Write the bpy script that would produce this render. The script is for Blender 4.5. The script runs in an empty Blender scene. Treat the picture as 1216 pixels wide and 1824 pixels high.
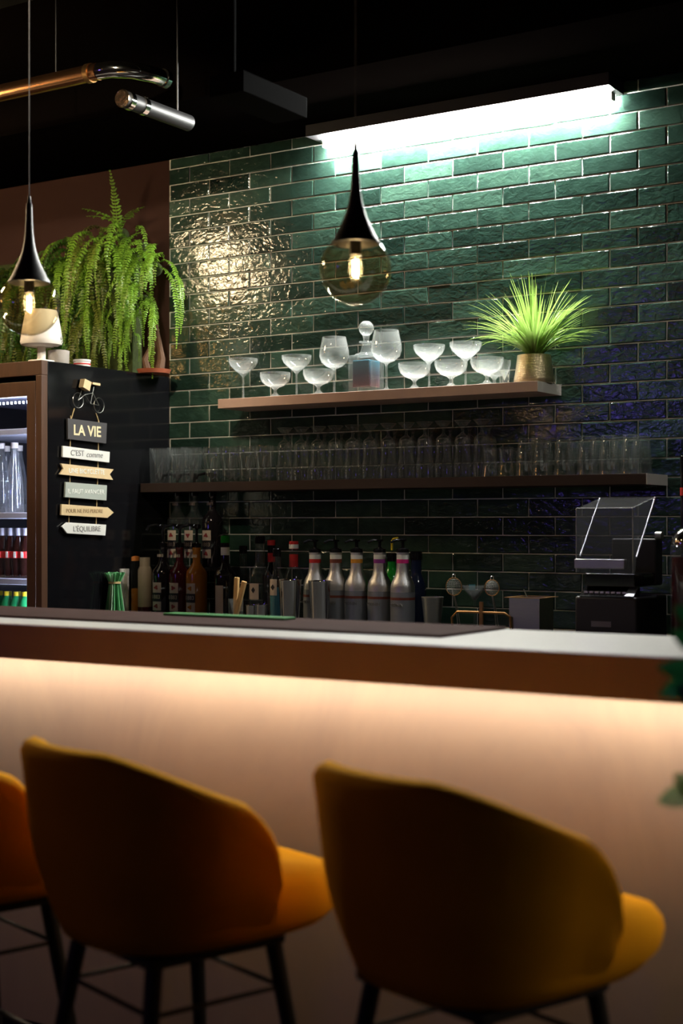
import bpy, math, random
from mathutils import Vector, Matrix, noise
R = math.radians
rnd = random.Random(7)
sc = bpy.context.scene
COL = sc.collection

# ------------------------------------------------------------ camera
TH = R(32.46); FPX = 2600.0; CAMZ = 1.38
ST, CT = math.sin(TH), math.cos(TH)
cam = bpy.data.cameras.new('camera'); camo = bpy.data.objects.new('camera', cam); COL.objects.link(camo)
camo.location = (0, 0, CAMZ); camo.rotation_euler = (R(90), 0, TH)
cam.sensor_fit = 'VERTICAL'; cam.sensor_height = 36.0; cam.lens = FPX/1824*36.0
cam.shift_y = 24/1824
cam.clip_start = 0.05
cam.dof.use_dof = True; cam.dof.focus_distance = 5.25; cam.dof.aperture_fstop = 2.2
sc.camera = camo

def P(px, py, Y):                     # point of the plane Y seen at a pixel
    a = (px-608)/FPX; dX = -ST + a*CT; dY = CT + a*ST; t = Y/dY
    return Vector((dX*t, Y, CAMZ + (936-py)/FPX*t))
def PX(px, py, X):                    # point of the plane X = const
    a = (px-608)/FPX; dX = -ST + a*CT; dY = CT + a*ST; t = X/dX
    return Vector((X, dY*t, CAMZ + (936-py)/FPX*t))

# ------------------------------------------------------------ world, exposure
w = bpy.data.worlds.new('world'); sc.world = w; w.use_nodes = True
w.node_tree.nodes['Background'].inputs[0].default_value = (1.0, .8, .7, 1)
w.node_tree.nodes['Background'].inputs[1].default_value = .006
vs = sc.view_settings; vs.view_transform = 'Standard'; vs.look = 'None'; vs.gamma = 1; vs.use_curve_mapping = False
vs.exposure = 0.0
cy = sc.cycles
cy.transparent_max_bounces = 64; cy.max_bounces = 14; cy.glossy_bounces = 4; cy.diffuse_bounces = 3; cy.transmission_bounces = 12
cy.sample_clamp_indirect = 4.0; cy.caustics_reflective = False; cy.caustics_refractive = False
cy.use_denoising = True
# light levels
E_BATTEN = 1250.0; E_BARSTRIP = 40.0; E_FILAMENT = 520.0; E_DRUM = 85.0; E_PURPLE = 9.0; E_FRIDGE = 220.0; E_ORANGE = 45.0
E_SPOT = 130.0

# ------------------------------------------------------------ materials
def nodes_of(name):
    m = bpy.data.materials.new(name); m.use_nodes = True
    return m, m.node_tree, m.node_tree.nodes['Principled BSDF']
def mat(name, col, rough=.5, metal=0, var=.15, scale=12, bump=0, bscale=60, emit=0, sheen=0, coat=0, spec=.5, stretch=None, ecol=None):
    m, nt, b = nodes_of(name)
    tc = nt.nodes.new('ShaderNodeTexCoord'); src = tc.outputs['Object']
    if stretch:
        mp = nt.nodes.new('ShaderNodeMapping'); mp.inputs['Scale'].default_value = stretch
        nt.links.new(src, mp.inputs['Vector']); src = mp.outputs['Vector']
    n = nt.nodes.new('ShaderNodeTexNoise'); n.inputs['Scale'].default_value = scale; n.inputs['Detail'].default_value = 4
    nt.links.new(src, n.inputs['Vector'])
    mx = nt.nodes.new('ShaderNodeMix'); mx.data_type = 'RGBA'
    mx.inputs[6].default_value = (*[c*(1-var) for c in col], 1); mx.inputs[7].default_value = (*[min(1, c*(1+var)) for c in col], 1)
    nt.links.new(n.outputs['Fac'], mx.inputs[0]); nt.links.new(mx.outputs[2], b.inputs['Base Color'])
    b.inputs['Roughness'].default_value = rough; b.inputs['Metallic'].default_value = metal
    b.inputs['Specular IOR Level'].default_value = spec
    if sheen: b.inputs['Sheen Weight'].default_value = sheen; b.inputs['Sheen Roughness'].default_value = .4
    if coat: b.inputs['Coat Weight'].default_value = coat
    if bump:
        n2 = nt.nodes.new('ShaderNodeTexNoise'); n2.inputs['Scale'].default_value = bscale; n2.inputs['Detail'].default_value = 3
        nt.links.new(src, n2.inputs['Vector'])
        bp = nt.nodes.new('ShaderNodeBump'); bp.inputs['Strength'].default_value = bump; bp.inputs['Distance'].default_value = .004
        nt.links.new(n2.outputs['Fac'], bp.inputs['Height']); nt.links.new(bp.outputs['Normal'], b.inputs['Normal'])
    if emit:
        b.inputs['Emission Color'].default_value = (*(ecol or col), 1); b.inputs['Emission Strength'].default_value = emit
    return m
def glass(name, tint=(.97, .98, .98), base=.045, edge=.75, haze=.05, hazecol=(.9, .95, .93), rough=.04):
    """clear glass: transparent where faced, mirroring towards the edges, with a little white haze painted in for the glow of refracted light"""
    m = bpy.data.materials.new(name); m.use_nodes = True; nt = m.node_tree; nt.nodes.clear()
    out = nt.nodes.new('ShaderNodeOutputMaterial')
    tr = nt.nodes.new('ShaderNodeBsdfTransparent'); tr.inputs[0].default_value = (*tint, 1)
    gl = nt.nodes.new('ShaderNodeBsdfGlossy'); gl.inputs['Roughness'].default_value = rough
    df = nt.nodes.new('ShaderNodeBsdfDiffuse'); df.inputs[0].default_value = (*hazecol, 1)  # diffuse white imitates light refracted and caught in the glass
    tl = nt.nodes.new('ShaderNodeBsdfTranslucent'); tl.inputs[0].default_value = (*hazecol, 1)
    a = nt.nodes.new('ShaderNodeAddShader'); nt.links.new(df.outputs[0], a.inputs[0]); nt.links.new(tl.outputs[0], a.inputs[1])
    lw = nt.nodes.new('ShaderNodeLayerWeight'); lw.inputs[0].default_value = .5
    pw = nt.nodes.new('ShaderNodeMath'); pw.operation = 'POWER'; pw.inputs[1].default_value = 3.2
    nt.links.new(lw.outputs['Facing'], pw.inputs[0])
    mr = nt.nodes.new('ShaderNodeMapRange'); mr.inputs['To Min'].default_value = base; mr.inputs['To Max'].default_value = edge
    nt.links.new(pw.outputs[0], mr.inputs['Value'])
    hz = nt.nodes.new('ShaderNodeMapRange'); hz.inputs['To Min'].default_value = haze; hz.inputs['To Max'].default_value = min(.9, haze*4)
    nt.links.new(pw.outputs[0], hz.inputs['Value'])
    m1 = nt.nodes.new('ShaderNodeMixShader'); nt.links.new(hz.outputs[0], m1.inputs[0]); nt.links.new(tr.outputs[0], m1.inputs[1]); nt.links.new(a.outputs[0], m1.inputs[2])
    m2 = nt.nodes.new('ShaderNodeMixShader'); nt.links.new(mr.outputs[0], m2.inputs[0]); nt.links.new(m1.outputs[0], m2.inputs[1]); nt.links.new(gl.outputs[0], m2.inputs[2])
    nt.links.new(m2.outputs[0], out.inputs[0])
    return m
def emit(name, col, s):
    m = bpy.data.materials.new(name); m.use_nodes = True; nt = m.node_tree; nt.nodes.clear()
    out = nt.nodes.new('ShaderNodeOutputMaterial'); e = nt.nodes.new('ShaderNodeEmission')
    e.inputs[0].default_value = (*col, 1); e.inputs[1].default_value = s; nt.links.new(e.outputs[0], out.inputs[0])
    return m
M = {}
M['tile'] = None
def tile_mat():
    m, nt, b = nodes_of('green_glazed_tile')
    at = nt.nodes.new('ShaderNodeAttribute'); at.attribute_name = 'tile_tone'
    cr = nt.nodes.new('ShaderNodeValToRGB'); e = cr.color_ramp.elements
    e[0].color = (.010, .024, .018, 1); e[1].color = (.036, .078, .056, 1)
    e2 = cr.color_ramp.elements.new(.5); e2.color = (.019, .045, .033, 1)
    tc = nt.nodes.new('ShaderNodeTexCoord')
    n = nt.nodes.new('ShaderNodeTexNoise'); n.inputs['Scale'].default_value = 22; n.inputs['Detail'].default_value = 6
    nt.links.new(tc.outputs['Object'], n.inputs['Vector'])
    ad = nt.nodes.new('ShaderNodeMath'); ad.operation = 'MULTIPLY_ADD'; ad.inputs[1].default_value = .9; ad.inputs[2].default_value = -.45
    nt.links.new(n.outputs['Fac'], ad.inputs[0])
    a2 = nt.nodes.new('ShaderNodeMath'); a2.operation = 'ADD'; nt.links.new(ad.outputs[0], a2.inputs[0]); nt.links.new(at.outputs['Fac'], a2.inputs[1])
    nt.links.new(a2.outputs[0], cr.inputs[0]); nt.links.new(cr.outputs[0], b.inputs['Base Color'])
    b.inputs['Roughness'].default_value = .13; b.inputs['Specular IOR Level'].default_value = .55
    mp = nt.nodes.new('ShaderNodeMapping'); mp.inputs['Scale'].default_value = (1, 1, 1.5); nt.links.new(tc.outputs['Object'], mp.inputs[0])
    n2 = nt.nodes.new('ShaderNodeTexNoise'); n2.inputs['Scale'].default_value = 38; n2.inputs['Detail'].default_value = 2.5; n2.inputs['Distortion'].default_value = .6
    nt.links.new(mp.outputs[0], n2.inputs['Vector'])
    bp = nt.nodes.new('ShaderNodeBump'); bp.inputs['Strength'].default_value = .5; bp.inputs['Distance'].default_value = .0036
    nt.links.new(n2.outputs['Fac'], bp.inputs['Height']); nt.links.new(bp.outputs['Normal'], b.inputs['Normal'])
    return m
M['tile'] = tile_mat()
M['grout'] = mat('pale_grout', (.74, .76, .70), .8, var=.2, scale=8)
M['brownwall'] = mat('dark_brown_paint', (.05, .024, .019), .9, spec=.1, var=.15, scale=3)
M['ceil'] = mat('black_ceiling_paint', (.008, .008, .008), .95, spec=.02)
M['soffit'] = mat('dark_soffit_paint', (.0025, .0018, .0016), .95, spec=.0)
M['floor'] = mat('dark_floor', (.03, .022, .02), .6, bump=.1)
M['darkwall'] = mat('dark_room_paint', (.045, .03, .027), .8)
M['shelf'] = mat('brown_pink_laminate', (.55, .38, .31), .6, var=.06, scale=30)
M['whitetop'] = mat('pale_worktop', (.80, .80, .76), .35, var=.08, scale=40)
M['fascia'] = mat('brown_fascia', (.27, .20, .27), .6, var=.12, scale=10)
M['plaster'] = mat('pink_lime_plaster', (.46, .33, .29), .75, var=.75, scale=2.6, bump=.15, bscale=14, stretch=(1, 1, .5))
for n_ in M['plaster'].node_tree.nodes:
    if n_.type == 'MIX': n_.inputs[6].default_value = (.33, .24, .235, 1); n_.inputs[7].default_value = (.62, .46, .36, 1)
    if n_.type == 'TEX_NOISE' and n_.inputs['Scale'].default_value < 5: n_.inputs['Distortion'].default_value = .8; n_.inputs['Detail'].default_value = 8; n_.inputs['Roughness'].default_value = .65
M['mat'] = mat('brown_rubber_mat', (.07, .042, .038), .9, spec=.08, bump=.4, bscale=400)
M['greenmat'] = mat('green_bar_cloth', (.02, .2, .035), .8)
M['black'] = mat('black_satin', (.012, .012, .013), .45)
M['blackmatte'] = mat('black_matte_metal', (.008, .008, .009), .5)
M['blackgloss'] = mat('black_gloss_plastic', (.005, .005, .006), .12)
M['counter'] = mat('black_worktop', (.015, .015, .016), .35)
M['wood'] = mat('dark_red_brown_wood', (.075, .032, .015), .5, var=.35, scale=9, stretch=(6, 6, 1), bump=.1)
M['velvet'] = mat('mustard_velvet', (.92, .42, .012), .95, var=.12, scale=8, bump=.25, bscale=500, sheen=.0, spec=.1)
M['chrome'] = mat('polished_steel', (.72, .71, .67), .09, 1)
M['steel'] = mat('brushed_steel', (.42, .42, .38), .32, 1, var=.1, scale=30, stretch=(1, 1, 12))
M['alu'] = mat('brushed_aluminium', (.62, .62, .63), .38, 1, var=.12, scale=60, bump=.25, bscale=300)
M['copper'] = mat('copper_duct', (.75, .38, .18), .25, 1)
M['bronze'] = mat('crumpled_bronze_foil', (.65, .45, .28), .25, 1, bump=1, bscale=60)
M['brass'] = mat('dull_brass', (.35, .2, .08), .4, 1)
M['gold'] = mat('ribbed_pale_gold', (.85, .66, .42), .30, 1, var=.12, scale=20, stretch=(1, 1, 14), bump=.5, bscale=40)
M['glass'] = glass('clear_glass')
M['glassbright'] = glass('clear_crystal_glass', base=.05, edge=.9, haze=.048, rough=.03)  # haze raised to paint in the white glow of the bowls
M['glassdim'] = glass('clear_pressed_glass', base=.07, edge=.85, haze=.010, rough=.03)
M['globe'] = glass('smoky_amber_glass', tint=(.86, .80, .64), base=.07, edge=.85, haze=.0012, hazecol=(.8, .6, .3), rough=.01)
M['bulbglass'] = glass('bulb_glass', tint=(1, .95, .85), base=.04, edge=.5, haze=.01)
M['hood'] = glass('tinted_hood_plastic', tint=(.7, .7, .75), base=.07, edge=.6, haze=.012, rough=.02)
M['door_glass'] = glass('fridge_door_glass', tint=(.93, .94, .97), base=.03, edge=.3, haze=.0, rough=.01)
M['darkglass'] = mat('dark_bottle_glass', (.012, .01, .012), .06, spec=.7)
M['batten'] = emit('white_led_tube', (1, .99, .93), E_BATTEN)
M['barstrip'] = emit('warm_led_strip', (1, .85, .60), E_BARSTRIP)
M['filament'] = emit('glowing_filament', (1, .72, .38), E_FILAMENT)
M['drum'] = emit('added_lamp_glow', (1, .74, .42), E_DRUM)
M['purple'] = emit('purple_glow', (.22, .14, 1), E_PURPLE)
M['orange'] = emit('orange_glow', (1, .35, .06), E_ORANGE)
M['fridgeled'] = emit('cool_led_dots', (.75, .82, 1), E_FRIDGE)
M['fridgein'] = mat('pale_fridge_lining', (.42, .44, .58), .5)
M['fridgeshelf'] = mat('grey_fridge_shelf', (.45, .47, .58), .4)
M['white'] = mat('white_matte', (.78, .72, .66), .6, var=.05)
M['cream'] = mat('cream_wood_board', (.66, .50, .28), .7, var=.12, scale=30)
M['whiteboard'] = mat('white_painted_board', (.72, .72, .68), .7, var=.05)
M['greyboard'] = mat('sage_grey_board', (.38, .42, .38), .7, var=.05)
M['slate'] = mat('charcoal_board', (.055, .052, .055), .7)
M['rope'] = mat('jute_cord', (.5, .36, .17), .9)
M['textcream'] = mat('cream_print', (.8, .68, .42), .7)
M['textgrey'] = mat('grey_print', (.2, .2, .19), .7)
M['textwhite'] = mat('white_print', (.85, .87, .82), .7)
M['textbrown'] = mat('brown_print', (.3, .2, .1), .7)
M['concrete'] = mat('pale_concrete', (.42, .38, .34), .8, bump=.3)
M['terracotta'] = mat('terracotta', (.35, .09, .04), .7)
M['bark'] = mat('brown_bark', (.11, .06, .035), .9, bump=1, bscale=40)
M['tin'] = mat('white_tin', (.75, .72, .7), .4)
M['red'] = mat('red_print', (.6, .02, .02), .5)
M['orangecap'] = mat('orange_lid', (.6, .2, .04), .5)
M['green'] = mat('green_straws', (.12, .42, .16), .35, var=.5, scale=60)
M['paper'] = mat('cream_label_paper', (.6, .5, .4), .7)
M['blacklabel'] = mat('black_label', (.012, .012, .014), .5)
M['amber'] = mat('amber_syrup', (.42, .15, .015), .15)
M['darkred'] = mat('dark_red_syrup', (.07, .008, .01), .12)
M['beige'] = mat('beige_plastic', (.42, .34, .24), .6)
M['stick'] = mat('pale_wood_stick', (.58, .36, .14), .6, stretch=(8, 8, 1))
M['yellow'] = mat('yellow_plastic', (.75, .6, .03), .4)
M['magenta'] = mat('magenta_label', (.65, .02, .22), .5)
M['purplelabel'] = mat('purple_label', (.3, .04, .3), .5)
M['brownlabel'] = mat('brown_label', (.2, .05, .03), .5)
M['orangelabel'] = mat('orange_label', (.75, .33, .03), .5)
M['greenglass'] = mat('green_bottle_glass', (.01, .25, .02), .1)
M['blueglass'] = mat('dark_blue_bottle_glass', (.012, .02, .05), .1)
M['bluefluid'] = mat('blue_liquid', (.05, .22, .3), .2)
M['cola'] = mat('cola', (.02, .006, .005), .05)
M['sodagreen'] = mat('green_soda_glass', (.02, .3, .1), .1)
M['screen'] = mat('grey_display', (.2, .19, .24), .4)
M['fruit'] = mat('dark_red_print', (.28, .03, .03), .6)
M['blueink'] = mat('blue_print', (.03, .06, .5), .5)

def leafmat(name, c, var=.35):
    m, nt, b = nodes_of(name)
    n = nt.nodes.new('ShaderNodeTexNoise'); n.inputs['Scale'].default_value = 9
    tc = nt.nodes.new('ShaderNodeTexCoord'); nt.links.new(tc.outputs['Object'], n.inputs['Vector'])
    mx = nt.nodes.new('ShaderNodeMix'); mx.data_type = 'RGBA'
    mx.inputs[6].default_value = (*[x*(1-var) for x in c], 1); mx.inputs[7].default_value = (*[min(1, x*(1+var)) for x in c], 1)
    nt.links.new(n.outputs['Fac'], mx.inputs[0]); nt.links.new(mx.outputs[2], b.inputs['Base Color'])
    b.inputs['Roughness'].default_value = .32
    tl = nt.nodes.new('ShaderNodeBsdfTranslucent'); nt.links.new(mx.outputs[2], tl.inputs[0])
    ms = nt.nodes.new('ShaderNodeMixShader'); ms.inputs[0].default_value = .3
    nt.links.new(b.outputs[0], ms.inputs[1]); nt.links.new(tl.outputs[0], ms.inputs[2])
    nt.links.new(ms.outputs[0], nt.nodes['Material Output'].inputs[0])
    return m
M['fern'] = leafmat('bright_fern_green', (.22, .42, .04))
M['fernold'] = leafmat('olive_fern_green', (.17, .21, .03))
M['fernyoung'] = leafmat('dark_fern_green', (.055, .15, .018))
M['grass'] = leafmat('fresh_grass_green', (.36, .55, .13), .3)
M['plantdark'] = leafmat('deep_leaf_green', (.015, .14, .05))
M['plantpale'] = leafmat('variegated_pale_leaf', (.5, .62, .3))
M['moss'] = mat('dark_moss', (.035, .05, .01), .95, var=.6, scale=30, bump=1, bscale=50)
def liquid_mat():
    m, nt, b = nodes_of('layered_blue_red_liquid')
    tc = nt.nodes.new('ShaderNodeTexCoord'); sp = nt.nodes.new('ShaderNodeSeparateXYZ'); nt.links.new(tc.outputs['Object'], sp.inputs[0])
    mr = nt.nodes.new('ShaderNodeMapRange'); mr.inputs['From Min'].default_value = .02; mr.inputs['From Max'].default_value = .125
    nt.links.new(sp.outputs[2], mr.inputs['Value'])
    cr = nt.nodes.new('ShaderNodeValToRGB'); cr.color_ramp.elements[0].color = (.10, .03, .035, 1); cr.color_ramp.elements[1].color = (.02, .12, .18, 1)
    e = cr.color_ramp.elements.new(.45); e.color = (.035, .035, .06, 1)
    nt.links.new(mr.outputs[0], cr.inputs[0]); nt.links.new(cr.outputs[0], b.inputs['Base Color']); b.inputs['Roughness'].default_value = .15
    return m
M['liquid'] = liquid_mat()

# ------------------------------------------------------------ mesh helpers
class MB:
    def __init__(s): s.v = []; s.f = []; s.m = []; s.cur = 0
    def add(s, vs, fs):
        o = len(s.v); s.v += [tuple(v) for v in vs]; s.f += [tuple(i+o for i in f) for f in fs]; s.m += [s.cur]*len(fs); return s
    def box(s, x0, x1, y0, y1, z0, z1, mx=None):
        vs = [Vector((x, y, z)) for z in (z0, z1) for y in (y0, y1) for x in (x0, x1)]
        if mx: vs = [mx @ v for v in vs]
        return s.add(vs, [(0, 2, 3, 1), (4, 5, 7, 6), (0, 1, 5, 4), (2, 6, 7, 3), (0, 4, 6, 2), (1, 3, 7, 5)])
    def lathe(s, prof, seg=24, mx=None, c=(0, 0, 0)):
        rings = []; vs = []; fs = []
        for r, z in prof:
            if r < 1e-6: rings.append([len(vs)]); vs.append(Vector((c[0], c[1], c[2]+z)))
            else:
                rings.append(list(range(len(vs), len(vs)+seg)))
                for i in range(seg):
                    a = 2*math.pi*i/seg; vs.append(Vector((c[0]+r*math.cos(a), c[1]+r*math.sin(a), c[2]+z)))
        for A, B in zip(rings, rings[1:]):
            if len(A) == 1 and len(B) == 1: continue
            for i in range(seg):
                j = (i+1) % seg
                if len(A) == 1: fs.append((A[0], B[j], B[i]))
                elif len(B) == 1: fs.append((A[i], A[j], B[0]))
                else: fs.append((A[i], A[j], B[j], B[i]))
        if mx: vs = [mx @ v for v in vs]
        return s.add(vs, fs)
    def tube(s, pts, r, seg=8, closed=False):
        pts = [Vector(p) for p in pts]; n = len(pts); rs = r if isinstance(r, (list, tuple)) else [r]*n
        vs = []; fs = []; up = None
        for i, p in enumerate(pts):
            if closed: d = pts[(i+1) % n]-pts[i-1]
            else: d = pts[min(i+1, n-1)]-pts[max(i-1, 0)]
            d.normalize()
            if up is None: up = Vector((0, 0, 1)) if abs(d.z) < .9 else Vector((1, 0, 0))
            a = d.cross(up)
            if a.length < 1e-4: a = d.orthogonal()
            a.normalize(); b = a.cross(d); up = b
            for k in range(seg):
                t = 2*math.pi*k/seg; vs.append(p+(a*math.cos(t)+b*math.sin(t))*rs[i])
        for i in range(n if closed else n-1):
            for k in range(seg):
                A = i*seg+k; B = i*seg+(k+1) % seg; C = ((i+1) % n)*seg+(k+1) % seg; D = ((i+1) % n)*seg+k
                fs.append((A, D, C, B))
        if not closed:
            fs.append(tuple(range(seg))); fs.append(tuple(reversed(range((n-1)*seg, n*seg))))
        return s.add(vs, fs)
    def prism(s, poly, a0, a1, axis='y', mx=None):
        n = len(poly)
        def mk(p, a):
            return Vector((p[0], a, p[1])) if axis == 'y' else (Vector((a, p[0], p[1])) if axis == 'x' else Vector((p[0], p[1], a)))
        vs = [mk(p, a0) for p in poly]+[mk(p, a1) for p in poly]
        if mx: vs = [mx @ v for v in vs]
        fs = [tuple(range(n)), tuple(reversed(range(n, 2*n)))]+[(i, n+i, n+(i+1) % n, (i+1) % n) for i in range(n)]
        return s.add(vs, fs)
    def sphere(s, c, r, seg=20, rings=12, sz=1):
        return s.lathe([(r*math.sin(math.pi*i/rings) if 0 < i < rings else 0, -r*sz*math.cos(math.pi*i/rings)) for i in range(rings+1)], seg, c=c)
    def mesh(s, name, mats, ang=35):
        me = bpy.data.meshes.new(name); me.from_pydata(s.v, [], s.f)
        for m in (mats if isinstance(mats, (list, tuple)) else [mats]): me.materials.append(m)
        me.polygons.foreach_set('material_index', s.m)
        bm_fix(me)
        me.polygons.foreach_set('use_smooth', [True]*len(me.polygons))
        me.set_sharp_from_angle(angle=R(ang))
        me.update(); return me
import bmesh
def bm_fix(me):
    bm = bmesh.new(); bm.from_mesh(me); bmesh.ops.recalc_face_normals(bm, faces=bm.faces); bm.to_mesh(me); bm.free()
def link(name, me, parent=None, bevel=0):
    o = bpy.data.objects.new(name, me); COL.objects.link(o)
    if parent: o.parent = parent
    if bevel:
        b = o.modifiers.new('bevel', 'BEVEL'); b.width = bevel; b.segments = 3; b.limit_method = 'ANGLE'; b.angle_limit = R(40)
    return o
def part(name, mb, m, parent, label=None, bevel=0, ang=35):
    o = link(name, mb.mesh(name, m, ang), parent, bevel)
    if label: o['label'] = label
    return o
def thing(name, label, cat, loc=(0, 0, 0), rotz=0, group=None):
    o = bpy.data.objects.new(name, None); COL.objects.link(o); o.empty_display_size = .05
    o.location = loc; o.rotation_euler = (0, 0, rotz); o['label'] = label; o['category'] = cat
    if group: o['group'] = group
    return o
def solo(name, mb, m, label, cat, loc=(0, 0, 0), rotz=0, group=None, bevel=0, ang=35):
    o = link(name, mb.mesh(name, m, ang), None, bevel); o.location = loc; o.rotation_euler = (0, 0, rotz)
    o['label'] = label; o['category'] = cat
    if group: o['group'] = group
    return o
def struct(name, mb, m, bevel=0):
    o = link(name, mb.mesh(name, m), None, bevel); o['kind'] = 'structure'; return o
def dup(root, loc, label, rotz=None, group=None):
    def cp(o, par):
        c = o.copy(); COL.objects.link(c); c.parent = par
        for ch in o.children: cp(ch, c)
        return c
    r = cp(root, None); r.location = loc; r['label'] = label
    if rotz is not None: r.rotation_euler = (0, 0, rotz)
    if group: r['group'] = group
    return r
ORD = ['leftmost', 'second', 'third', 'fourth', 'fifth', 'sixth', 'seventh', 'eighth', 'ninth', 'tenth', 'eleventh', 'twelfth', 'thirteenth']
def ordw(i, n): return 'leftmost' if i == 0 else ('rightmost' if i == n-1 else ORD[i]+' from left')
def text_part(s, size, m, parent, mx, name='lettering', shear=0, bold=0, label=None):
    cu = bpy.data.curves.new('t', 'FONT'); cu.body = s; cu.size = size; cu.extrude = .0006; cu.align_x = 'CENTER'; cu.align_y = 'CENTER'
    cu.shear = shear; cu.offset = bold; cu.resolution_u = 3
    o = bpy.data.objects.new('t', cu); COL.objects.link(o)
    dg = bpy.context.evaluated_depsgraph_get(); me = bpy.data.meshes.new_from_object(o.evaluated_get(dg)); me.name = name
    bpy.data.objects.remove(o); me.materials.clear(); me.materials.append(m); me.transform(mx)
    return link(name, me, parent)
FACE_X = Matrix(((0, 0, 1, 0), (1, 0, 0, 0), (0, 1, 0, 0), (0, 0, 0, 1)))      # reads from +X
FACE_Y = Matrix(((1, 0, 0, 0), (0, 0, -1, 0), (0, 1, 0, 0), (0, 0, 0, 1)))     # reads from -Y
def T(x, y, z): return Matrix.Translation((x, y, z))

# ------------------------------------------------------------ room shell
WY = 4.742; CEIL = 3.4; SOF = CAMZ+1.52
TX0 = -3.862; TX1 = 2.4
struct('floor', MB().box(-6.6, 2.6, -3.1, 4.95, -.1, 0), M['floor'])
struct('ceiling', MB().box(-6.6, 2.6, -3.1, 4.95, CEIL, CEIL+.1), M['ceil'])
struct('wall_left', MB().box(-6.6, -6.5, -3.1, 4.95, 0, CEIL), M['darkwall'])
struct('wall_right', MB().box(2.5, 2.6, -3.1, 4.95, 0, CEIL), M['darkwall'])
struct('wall_front', MB().box(-6.5, 2.5, -3.1, -3, 0, CEIL), M['darkwall'])
struct('trim_1', MB().box(-6.5, 2.5, 4.10, 4.85, SOF, CEIL), M['soffit'])      # dropped soffit along the back wall
def back_wall():
    mb = MB(); mb.cur = 0
    mb.box(-6.5, TX0, WY, 4.85, 0, SOF)
    mb.cur = 1; mb.box(TX0, TX1+.1, WY-.0024, 4.85, 0, SOF)
    mb.cur = 2; tones = [0]*len(mb.f)
    pw, ph, g = .204, .0658, .0041
    z0 = CAMZ+1.149; x0 = -3.347
    k0 = -int((z0-.95)/ph)
    for k in range(k0, 7):
        za = z0+k*ph+g/2; zb = min(za+ph-g, SOF-.001)
        if zb-za < .01: continue
        off = (k % 2)*pw/2
        i = -8
        while True:
            xa = x0+off+i*pw+g/2; xb = xa+pw-g; i += 1
            if xa > TX1: break
            xa2 = max(xa, TX0+.001); xb2 = min(xb, TX1)
            if xb2-xa2 < .015: continue
            tone = rnd.random(); NX = 8; NZ = 5
            tx = rnd.uniform(-.007, .007); tz = rnd.uniform(-.010, .010); sd = rnd.uniform(0, 99)
            js = [rnd.uniform(-.0008, .0008) for _ in range(4)]
            vs = []; fs = []
            for b in range(NZ+1):
                for a in range(NX+1):
                    u = (0, .016, .17, .33, .5, .67, .83, .984, 1)[a]; v = (0, .05, .35, .65, .95, 1)[b]
                    x = xa2+(xb2-xa2)*u; z = za+(zb-za)*v
                    if b in (0, NZ): z += .0009*noise.noise(Vector((x*22, sd, b)))
                    if a == 0: x += js[0]*(v-.5)*2
                    if a == NX: x += js[1]*(v-.5)*2
                    edge = min(a, NX-a, b*2, (NZ-b)*2)
                    d = .0062 + tx*(u-.5)*.2 + tz*(v-.5)*.066 + .0009*noise.noise(Vector((x*14, z*26, sd)))
                    if a in (0, NX) or b in (0, NZ): d -= .0018
                    vs.append((x, WY-d, z))
            W = NX+1
            for b in range(NZ):
                for a in range(NX): fs.append((b*W+a, b*W+a+1, (b+1)*W+a+1, (b+1)*W+a))
            ring = [(0, a) for a in range(W)]+[(b, NX) for b in range(1, NZ+1)]+[(NZ, a) for a in range(NX-1, -1, -1)]+[(b, 0) for b in range(NZ-1, 0, -1)]
            n0 = len(vs)
            for (b, a) in ring: p = vs[b*W+a]; vs.append((p[0], WY+.005, p[2]))
            for q in range(len(ring)):
                A = ring[q][0]*W+ring[q][1]; q2 = (q+1) % len(ring); B = ring[q2][0]*W+ring[q2][1]
                fs.append((A, n0+q, n0+q2, B))
            mb.add(vs, fs); tones += [tone]*len(fs)
    me = bpy.data.meshes.new('wall_back'); me.from_pydata(mb.v, [], mb.f)
    for m in (M['brownwall'], M['grout'], M['tile']): me.materials.append(m)
    me.polygons.foreach_set('material_index', mb.m)
    at = me.attributes.new('tile_tone', 'FLOAT', 'FACE'); at.data.foreach_set('value', tones)
    bm_fix(me)
    me.polygons.foreach_set('use_smooth', [m == 2 for m in mb.m]); me.set_sharp_from_angle(angle=R(14))
    o = link('wall_back', me); o['kind'] = 'structure'
back_wall()

# ------------------------------------------------------------ bar counter
BT = CAMZ-.251
bar = thing('bar_counter', 'long bar counter with pale worktop, brown fascia and glowing pink plaster front', 'bar counter', (-2.4, 2.95, 0))
bl = lambda a, b: (a+2.4, b+2.4)
BX0, BX1 = -5.6, .9
def bb(x0, x1, y0, y1, z0, z1): return MB().box(x0+2.4, x1+2.4, y0-2.95, y1-2.95, z0, z1)
part('worktop', bb(BX0, BX1, 2.705, 3.2, BT-.03, BT), M['whitetop'], bar, 'pale grey worktop', bevel=.003)
part('fascia', bb(BX0, BX1, 2.685, 2.705, BT-.088, BT-.001), M['fascia'], bar, 'dark brown front edge', bevel=.003)
part('front_panel', bb(BX0, BX1, 2.795, 2.90, .08, BT-.03), M['plaster'], bar, 'pink plaster panel')
part('plinth', bb(BX0, BX1, 2.88, 3.1, 0, .08), M['black'], bar)
part('end_panel', bb(BX1-.04, BX1, 2.90, 3.2, 0, BT-.03), M['fascia'], bar)
part('end_panel', bb(BX0, BX0+.04, 2.90, 3.2, 0, BT-.03), M['fascia'], bar)
part('light_strip', bb(BX0+.05, BX1-.05, 2.708, 2.722, BT-.086, BT-.078), M['barstrip'], bar, 'glowing warm light strip under the worktop')
part('strip_channel', bb(BX0+.05, BX1-.05, 2.706, 2.74, BT-.077, BT-.0305), M['blackmatte'], bar)
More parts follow.
